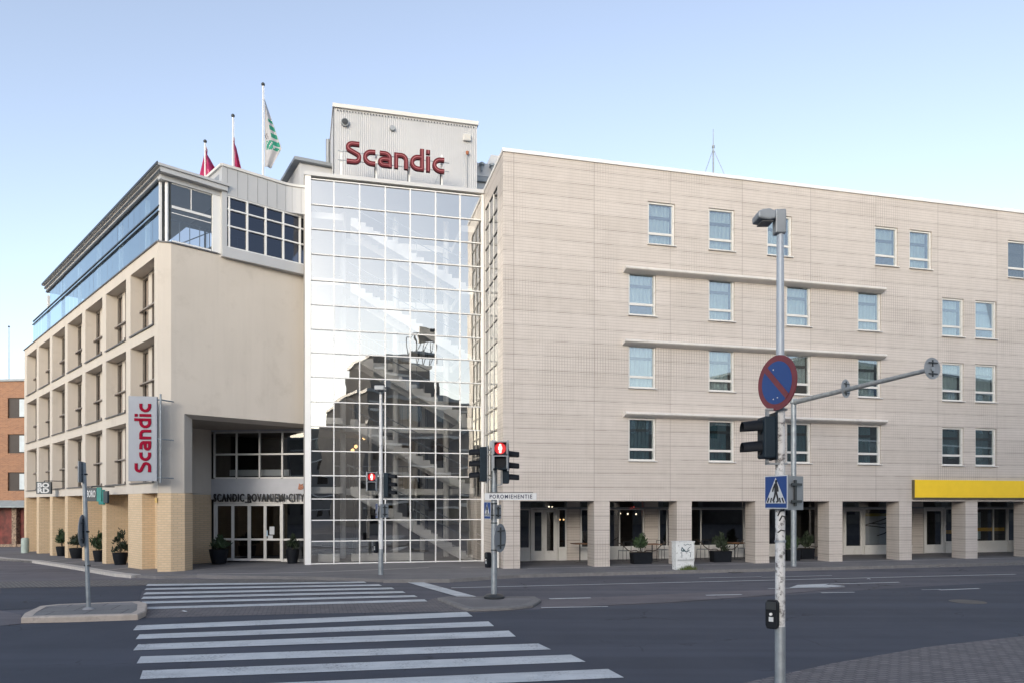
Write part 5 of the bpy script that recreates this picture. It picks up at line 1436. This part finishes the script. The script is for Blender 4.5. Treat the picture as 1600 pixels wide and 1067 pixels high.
m = MB(); m.box(-.19,.19,.10,.115,-.03,.93); m.box(-.03,.03,.115,.34,-.05,-.02); m.box(-.03,.03,.115,.34,.80,.84); m.build('backplate', GREYM, t)
# street name plate
sn = thing('street_name_sign', 'white street name plate with black capitals on the signal pole', 'street sign', (jx-.24, jy-.13, zj(780.5)), R(-8))
m = MB(); m.box(0, 1.34, 0, .03, 0, .175); m.build('plate', SWHT, sn); m = MB(); m.box(.1,1.25,-.01,.04,.178,.195); m.build('rail', DARKM, sn)
o = text('POROMIEHENTIE', .15, .003, 'lettering', plain('navy_ink', (.015,.02,.06), .5), sn, T(0,0,0), off=.004, spacing=1.25)
c = [v.co for v in o.data.vertices]; a0, a1 = min(v.x for v in c), max(v.x for v in c); b0_, b1_ = min(v.z for v in c), max(v.z for v in c)
o.data.transform(T(.13, -.006, .035) @ Matrix.Diagonal((1.10/(a1-a0), 1, .105/(b1_-b0_), 1)) @ T(-a0, 0, -b0_))
ped_sign('small pedestrian crossing sign under the street name plate', (jx-.17, jy-.08, zj(810)), R(-58), .34, .44)
back_sign('pedestrian_crossing_sign', 'grey back of a square sign under the street name plate', (jx+.09, jy+.04, zj(810)), R(180+62), .34, .36)
back_sign('keep_side_sign', 'grey back of a round sign seen nearly edge on, low on the island signal pole', (jx+.15, jy+.0, zj(840)), R(180+66), .74, 0, True)
button_box('black crossing button box low on the island signal pole', (jx-.11, jy+.03, zj(886)), R(-60), 1.1)
# --- far crossing pole by the glass
fx_, fy_ = xy(595, 24.3)
fp = thing('street_lamp', 'white lamp post with grey foot standing on the pavement before the glass hall', 'street lamp', (fx_, fy_, PV))
z_ = lambda py: zh(py, 24.3)-PV
m = MB(); m.tube((0,0,0),(0,0,z_(857)),.085,n=16); smooth_obj(m.build('base', GALV, fp))
m = MB(); m.tube((0,0,z_(857)),(0,0,z_(615)),.08,.05,n=16); smooth_obj(m.build('pole', plain('pole_white', (.62,.62,.62), .5, dirt=((.2,.2,.2), 9, .6,.66)), fp))
m = MB(); m.box(-.16,.17,-.35,.10,z_(611),z_(604)); m.tube((0,0,z_(616)),(0,0,z_(607)),.06,n=12); m.build('lamp_head', GREYM, fp, bevel=.02)
ped_signal('pedestrian signal showing a red man on the lamp post before the glass hall', (fx_-.29, fy_-.10, PV+z_(766)), R(10), .86)
t = veh_signal('three lamp signal head on the lamp post before the glass hall', (fx_+.24, fy_+.0, PV+z_(776)), R(72), 3, .88)
m = MB(); m.box(-.14,.14,.088,.10,-.02,.83); m.box(-.03,.03,.10,.24,-.05,-.02); m.box(-.03,.03,.10,.24,.78,.82); m.build('backplate', GREYM, t)
ped_sign('small pedestrian crossing sign nearly edge on, before the glass hall', (fx_-.13, fy_-.06, PV+z_(809)), R(-70), .40, .50)
back_sign('pedestrian_crossing_sign', 'grey back of a square sign on the lamp post before the glass hall', (fx_+.12, fy_+.0, PV+z_(808)), R(180+50), .34, .46)
button_box('black crossing button box on the lamp post before the glass hall', (fx_-.11, fy_-.02, PV+z_(863)), R(-50), 1.1)
# --- gantry mast with arm
gx, gy = xy(1240, 27.6)
gm_ = thing('mast_arm', 'grey mast with a long arm reaching over the road beside the arcade', 'mast', (gx, gy, PV))
hA = 6.45-PV
ax, ay = 12.40-gx, 21.0-gy
m = MB(); m.tube((0,0,-.02),(0,0,hA),.105,.10,n=18); smooth_obj(m.build('pole', GALV, gm_))
m = MB(); m.tube((0,0,hA-.02),(ax,ay,hA-.02+.05),.095,.065,n=14); m.tube((0,0,hA-.75),(0,0,hA-.70),.13,n=16); smooth_obj(m.build('arm', GALV, gm_))
m = MB(); m.box(-.11,.11,-.11,.11,hA-.06,hA+.12); m.build('corner_joint', GALV, gm_, bevel=.02)
for f, lab in ((.44, 'grey back of the smaller seeming disc halfway along the mast arm'), (.995, 'grey back of the disc at the tip of the mast arm')):
    back_sign('road_sign', lab, (gx+ax*f, gy+ay*f+.02, PV+hA+.05), R(180+38 if f < .9 else 180+20), .64, 0, True)
# --- leaning sign pole on left island
sx0, sy0 = xy(138.5, 16.15)
lpz = thing('sign_pole', 'thin leaning grey pole on the traffic island with the pale kerb', 'pole', (sx0, sy0, .12))
topx, topz = xy(129, 16.1)[0]-sx0, zh(722, 16.1)-.12
m = MB(); m.tube((0,0,0),(topx,0,topz),.047,.042,n=16); smooth_obj(m.build('pole', GALV, lpz))
m = MB(); m.lathe([(.13,.0),(.12,.02),(.06,.05)], 16); m.build('base', CONC, lpz)
m = MB()
for f in (.30, .53, .92): m.tube((topx*f-.06,-.02,topz*f),(topx*f+.08,-.02,topz*f),.02); 
m.build('clamp', DARKM, lpz)
back_sign('keep_side_sign', 'dark blue-grey round sign seen edge on, on the leaning pole', (sx0+topx*.42-.09, sy0-.02, zh(829, 16.1)), R(-72), .74, 0, True)
t = thing('direction_sign', 'narrow blue sign seen edge on at the top of the leaning pole', 'road sign', (sx0+topx-.04, sy0-.05, zh(753, 16.1)), R(-76))
m = MB(); m.box(-.2,.2,0,.02,0,.47); m.build('plate', GREYM, t); m = MB(); m.box(-.19,.19,-.004,-.001,.01,.46); m.build('face', BLUE, t)
# --- utility cabinet
cx0, cy0 = xy(1056.5, 26.0)
uc = thing('utility_cabinet', 'dirty white street cabinet with dark graffiti at the kerb', 'utility cabinet', (cx0, cy0, PV), FR.a)
CAB = plain('cabinet_paint', (.66,.68,.68), .6, var=.06, scale=4, dirt=((.22,.22,.22), 14, .56, .66))
cwid = .73
m = MB(); m.box(0, cwid, 0, .36, .30, 1.0); m.box(.01, cwid-.01, .01, .35, .0, .298); m.build('body', CAB, uc, bevel=.008)
m = MB(); m.box(-.015, cwid+.015, -.02, .38, 1.003, 1.04); m.build('lid', CAB, uc)
m = MB(); m.box(.02, cwid-.02, -.010, -.001, .40, .97); m.build('door', CAB, uc)
m = MB(); m.box(.06, cwid-.04, -.012, -.001, .345, .37); m.build('hinge', GREYM, uc)
m = MB(); gy0 = -.014
for k, pts in enumerate([[(.20,.70),(.23,.82),(.30,.74),(.38,.66)], [(.22,.76),(.22,.44)], [(.26,.74),(.34,.68),(.42,.66),(.52,.72)], [(.42,.70),(.50,.80),(.56,.84)], [(.50,.66),(.58,.62),(.56,.46)], [(.30,.93),(.36,.90),(.44,.94),(.52,.91),(.60,.93)], [(.20,.72),(.27,.68),(.34,.74)]]):
    m.ribbon(pts, .035 if k in (0,2,6) else .018, gy0-.0006*k, -.0105)
m.build('graffiti', plain('graffiti_ink', (.03,.07,.09), .5, var=.4, scale=20), uc)
m = MB(); rr = random.Random(4)
for k in range(420):
    x = rr.gauss(.45,.16); y = rr.uniform(-.14,-.01); hh = rr.uniform(.06,.22)*(1.1-abs(x-.45)); dx_ = rr.uniform(-.05,.05); w = .006
    m.add([(x-w,y,0),(x+w,y,0),(x+dx_,y-.03,hh)], [(0,1,2)])
o = m.build('grass', plain('grass_green', (.09,.12,.035), .8, var=.4, scale=9), None); o.location = (cx0, cy0, PV); o.rotation_euler.z = FR.a; o['kind'] = 'stuff'
tag(o, 'tuft of weeds at the foot of the street cabinet', 'weeds')
# --- planters
def leaves(m, n, c, rx, rz, size, rng, up=.4):
    for k in range(n):
        a = rng.uniform(0, 2*math.pi); b = math.acos(rng.uniform(-.5, 1)); rr = rng.random()**.45
        p = Vector((c[0]+rx*rr*math.sin(b)*math.cos(a), c[1]+rx*rr*math.sin(b)*math.sin(a), c[2]+rz*rr*math.cos(b)))
        d = Vector((rng.uniform(-1,1), rng.uniform(-1,1), rng.uniform(-.3,1.2)+up)).normalized()
        s_ = d.cross(Vector((rng.uniform(-1,1), rng.uniform(-1,1), .3))).normalized()
        L = size*rng.uniform(.6,1.4)
        m.add([p, p+d*L*.5+s_*L*.16, p+d*L, p+d*L*.5-s_*L*.16], [(0,1,2,3)])
def planter(name, loc, rz, lab, group, seed, w=.34, h=.48, round_=True, ph=.55, pw_=.30, branches=0, spiky=False):
    rng = random.Random(seed)
    t = thing(name, lab, 'plant pot', loc, rz, group)
    m = MB()
    if round_: m.lathe([(w*.70,0),(w*.88,h*.5),(w,h-.02),(w,h),(w*.88,h),(w*.86,h-.05)], 20)
    else:
        m.add([(-w*.9,-w*.45,0),(w*.9,-w*.45,0),(w*.9,w*.45,0),(-w*.9,w*.45,0),(-w,-w*.5,h),(w,-w*.5,h),(w,w*.5,h),(-w,w*.5,h)], [(3,2,1,0),(4,5,6,7),(0,1,5,4),(1,2,6,5),(2,3,7,6),(3,0,4,7)])
    o = m.build('pot', BLACK, t)
    if round_: smooth_obj(o)
    m = MB(); m.lathe([(w*.8,h-.06),(w*.8,h-.03)], 16) if round_ else m.box(-w*.9,w*.9,-w*.42,w*.42,h+.001,h+.01); m.build('soil', SOIL, t)
    m = MB()
    for k in range(7):
        a = rng.uniform(0,6.28); q = rng.uniform(.05,.5)*pw_; z1 = h+ph*rng.uniform(.5,1.0)
        m.tube((rng.uniform(-.05,.05),rng.uniform(-.05,.05),h-.05),(q*math.cos(a),q*math.sin(a),z1),.010,.004,n=5)
    for k in range(branches):
        s_ = -1 if k % 2 else 1; p = Vector((s_*.08,-.05,h)); pts = [p]
        L = rng.uniform(.75,1.05)
        for j in range(1,8): f = j/7; pts.append(Vector((s_*(.08+L*f), -.05-.1*f, h+.02+.38*f*f*rng.uniform(.9,1.1)+.05*math.sin(f*9))))
        for a, b in zip(pts, pts[1:]): m.tube(a, b, .022, .018, n=5)
    m.build('stem', BARK, t)
    m = MB()
    for q in range(9): leaves(m, 70, (rng.uniform(-.6,.6)*pw_, rng.uniform(-.6,.6)*pw_, h+ph*rng.uniform(.05,.75)), pw_*rng.uniform(.3,.6), ph*rng.uniform(.2,.38), .13 if not spiky else .17, rng, .5)
    leaves(m, 130, (pw_*.1,0,h+ph*.85), pw_*.35, ph*.45, .13, rng, 1.2)
    m.build('foliage', [LEAF, LEAF2][seed % 2], t)
    return t
GA = 'black planters along the yellow brick base'
for k, (px, ydn, lab) in enumerate(((188,876,'black planter with leafy shrub closest to the brick corner pillar'), (155,871,'black planter with loose shrub one bay farther along the brick base'), (121,866,'wide low black planter between the middle brick piers'), (96,863,'black planter with pointed shrub farthest along the brick base'))):
    lxp = FL.ray(px, .25); X, Y = FL.w(lxp, .25)
    planter('planter', (X, Y, gz(X, Y)+PV), rz=k, lab=lab, group=GA, seed=k+3, w=[.30,.26,.36,.26][k], h=.5, ph=[.72,.62,.50,.68][k], pw_=[.38,.36,.42,.28][k], spiky=k == 3)
X, Y = xy(342, 28.9); planter('planter', (X, Y, PV), 0, 'round black planter with dense shrub left of the hotel entrance doors', 'planters at the hotel entrance', 12, .38, .58, ph=.40, pw_=.40)
X, Y = xy(457, 29.0); planter('planter', (X, Y, PV), 0, 'narrow black planter with shrub between entrance doors and glass hall', 'planters at the hotel entrance', 15, .27, .58, ph=.42, pw_=.30)
for k, (px, yl, lab) in enumerate(((1001.5,.95,'square black planter with spreading bare branches in the second arcade opening'), (1126,.95,'square black planter with spreading bare branches in the third arcade opening'), (1237,.95,'dark planter with upright greenery behind the mast foot'), (1259,1.6,'smaller dark planter with branches beside the mast foot planter'))):
    x = FR.ray(px, yl); X, Y = FR.w(x, yl)
    planter('planter', (X, Y, PV), FR.a, lab, 'planters in the arcade openings', 20+k, [.42,.42,.34,.34][k], .46, round_=False, ph=.55, pw_=.30, branches=[2,2,0,1][k], spiky=True)
# cafe furniture
def stool_chair(X, Y, rz, lab):
    t = thing('cafe_chair', lab, 'chair', (X, Y, PV), rz, 'chairs in the arcade')
    m = MB(); m.box(-.2,.2,-.2,.2,.44,.47); m.build('seat', GREYM, t)
    m = MB(); m.path([(-.19,.2,.47),(-.18,.24,.84),(.18,.24,.84),(.19,.2,.47)], .012, 6); m.tube((-.18,.225,.66),(.18,.225,.66),.01,n=6); m.build('backrest', DARKM, t)
    for a in (-1,1):
        for b in (-1,1): m = MB(); m.tube((a*.18,b*.18,.44),(a*.2,b*.21,0),.011,n=6); m.build('leg', DARKM, t)
def cafe_table(X, Y, lab, h=.74, mat=None, w=.32):
    t = thing('cafe_table', lab, 'table', (X, Y, PV), FR.a, 'tables in the arcade')
    m = MB(); m.box(-w,w,-w,w,h-.03,h); m.build('table_top', mat or WOOD, t, bevel=.005); m = MB(); m.tube((0,0,.02),(0,0,h-.03),.025); m.build('stem', DARKM, t); m = MB(); m.box(-.2,.2,-.2,.2,0,.02); m.build('foot', DARKM, t)
def atR(px, y): return FR.w(FR.ray(px, y), y)
cafe_table(*atR(906,2.3), 'brown table against the tiled wall beside the double door', .78)
cafe_table(*atR(1019,1.9), 'square table behind the branchy planter in the second opening', .74)
cafe_table(*atR(1148,2.0), 'table tucked behind the planter in the third opening', .74)
stool_chair(*atR(976,2.1), R(200), 'thin metal chair between the double door bay and the planter in the second opening')
stool_chair(*atR(1036,2.3), R(20), 'thin metal chair beside the square table in the second opening')
stool_chair(*atR(1098,2.2), R(190), 'thin metal chair left of the planter in the third opening')
stool_chair(*atR(1163,2.3), R(30), 'thin metal chair beside the last cafe table')
# small bin at far arcade pier
X, Y = FL.w(FL.ray(50.5), -.35); m = MB(); m.lathe([(.2,0),(.2,.8),(.16,.86),(.02,.88)], 16); o = m.build('litter_bin', plain('bin_green', (.35,.42,.38), .6), None); o.location = (X, Y, gz(X,Y)+PV); tag(o, 'pale green litter bin at the last brick pier', 'litter bin'); smooth_obj(o)
# box on the brick pillar, intercom etc
m = MB(); m.box(-.04,.04,-.03,0,-.09,.09); o = m.build('wall_lamp', plain('brass', (.35,.25,.1), .4, .6), None); X, Y = FL.w(-.02, -.02); o.location = (X-.02, Y-.02, zh(781, 25.2)); tag(o, 'small brass box fixed to the brick corner pillar', 'wall box')
# ================================================================== CAMERA, SKY, SUN
cam_d = bpy.data.cameras.new('camera'); cam = bpy.data.objects.new('camera', cam_d); C.objects.link(cam)
cam.location = (0, 0, H); cam.rotation_euler = (R(90), 0, 0)
cam_d.sensor_width = 36; cam_d.lens = F/1600*36; cam_d.shift_y = (HZ-533.5)/1600; cam_d.clip_end = 2000; cam_d.clip_start = .1
bpy.context.scene.camera = cam
SUN_EL, SUN_AZ = R(14), R(196)                  # azimuth clockwise from +Y: low behind the viewer
w = bpy.data.worlds.new('World'); bpy.context.scene.world = w; w.use_nodes = True
nt = w.node_tree; bg = nt.nodes['Background']
sky = nt.nodes.new('ShaderNodeTexSky'); sky.sky_type = 'NISHITA'; sky.sun_disc = False
sky.sun_elevation = SUN_EL; sky.sun_rotation = SUN_AZ; sky.air_density = 1.0; sky.dust_density = 1.3; sky.ozone_density = 2.0
hs = nt.nodes.new('ShaderNodeHueSaturation'); hs.inputs['Saturation'].default_value = .68; hs.inputs['Hue'].default_value = .505; nt.links.new(sky.outputs[0], hs.inputs['Color']); nt.links.new(hs.outputs[0], bg.inputs[0]); bg.inputs[1].default_value = .15
sd_ = bpy.data.lights.new('sun', 'SUN'); sd_.energy = .5; sd_.angle = R(14); sd_.color = (1, .92, .84)
so_ = bpy.data.objects.new('sun', sd_); C.objects.link(so_)
dv = Vector((math.sin(SUN_AZ)*math.cos(SUN_EL), math.cos(SUN_AZ)*math.cos(SUN_EL), math.sin(SUN_EL)))
so_.rotation_euler = dv.to_track_quat('Z', 'Y').to_euler(); so_.location = (0, -20, 30)
sc = bpy.context.scene
sc.view_settings.view_transform = 'Standard'; sc.view_settings.look = 'None'; sc.view_settings.exposure = 1.19; sc.view_settings.gamma = 1
sc.cycles.max_bounces = 8; sc.cycles.transparent_max_bounces = 16; sc.cycles.glossy_bounces = 4
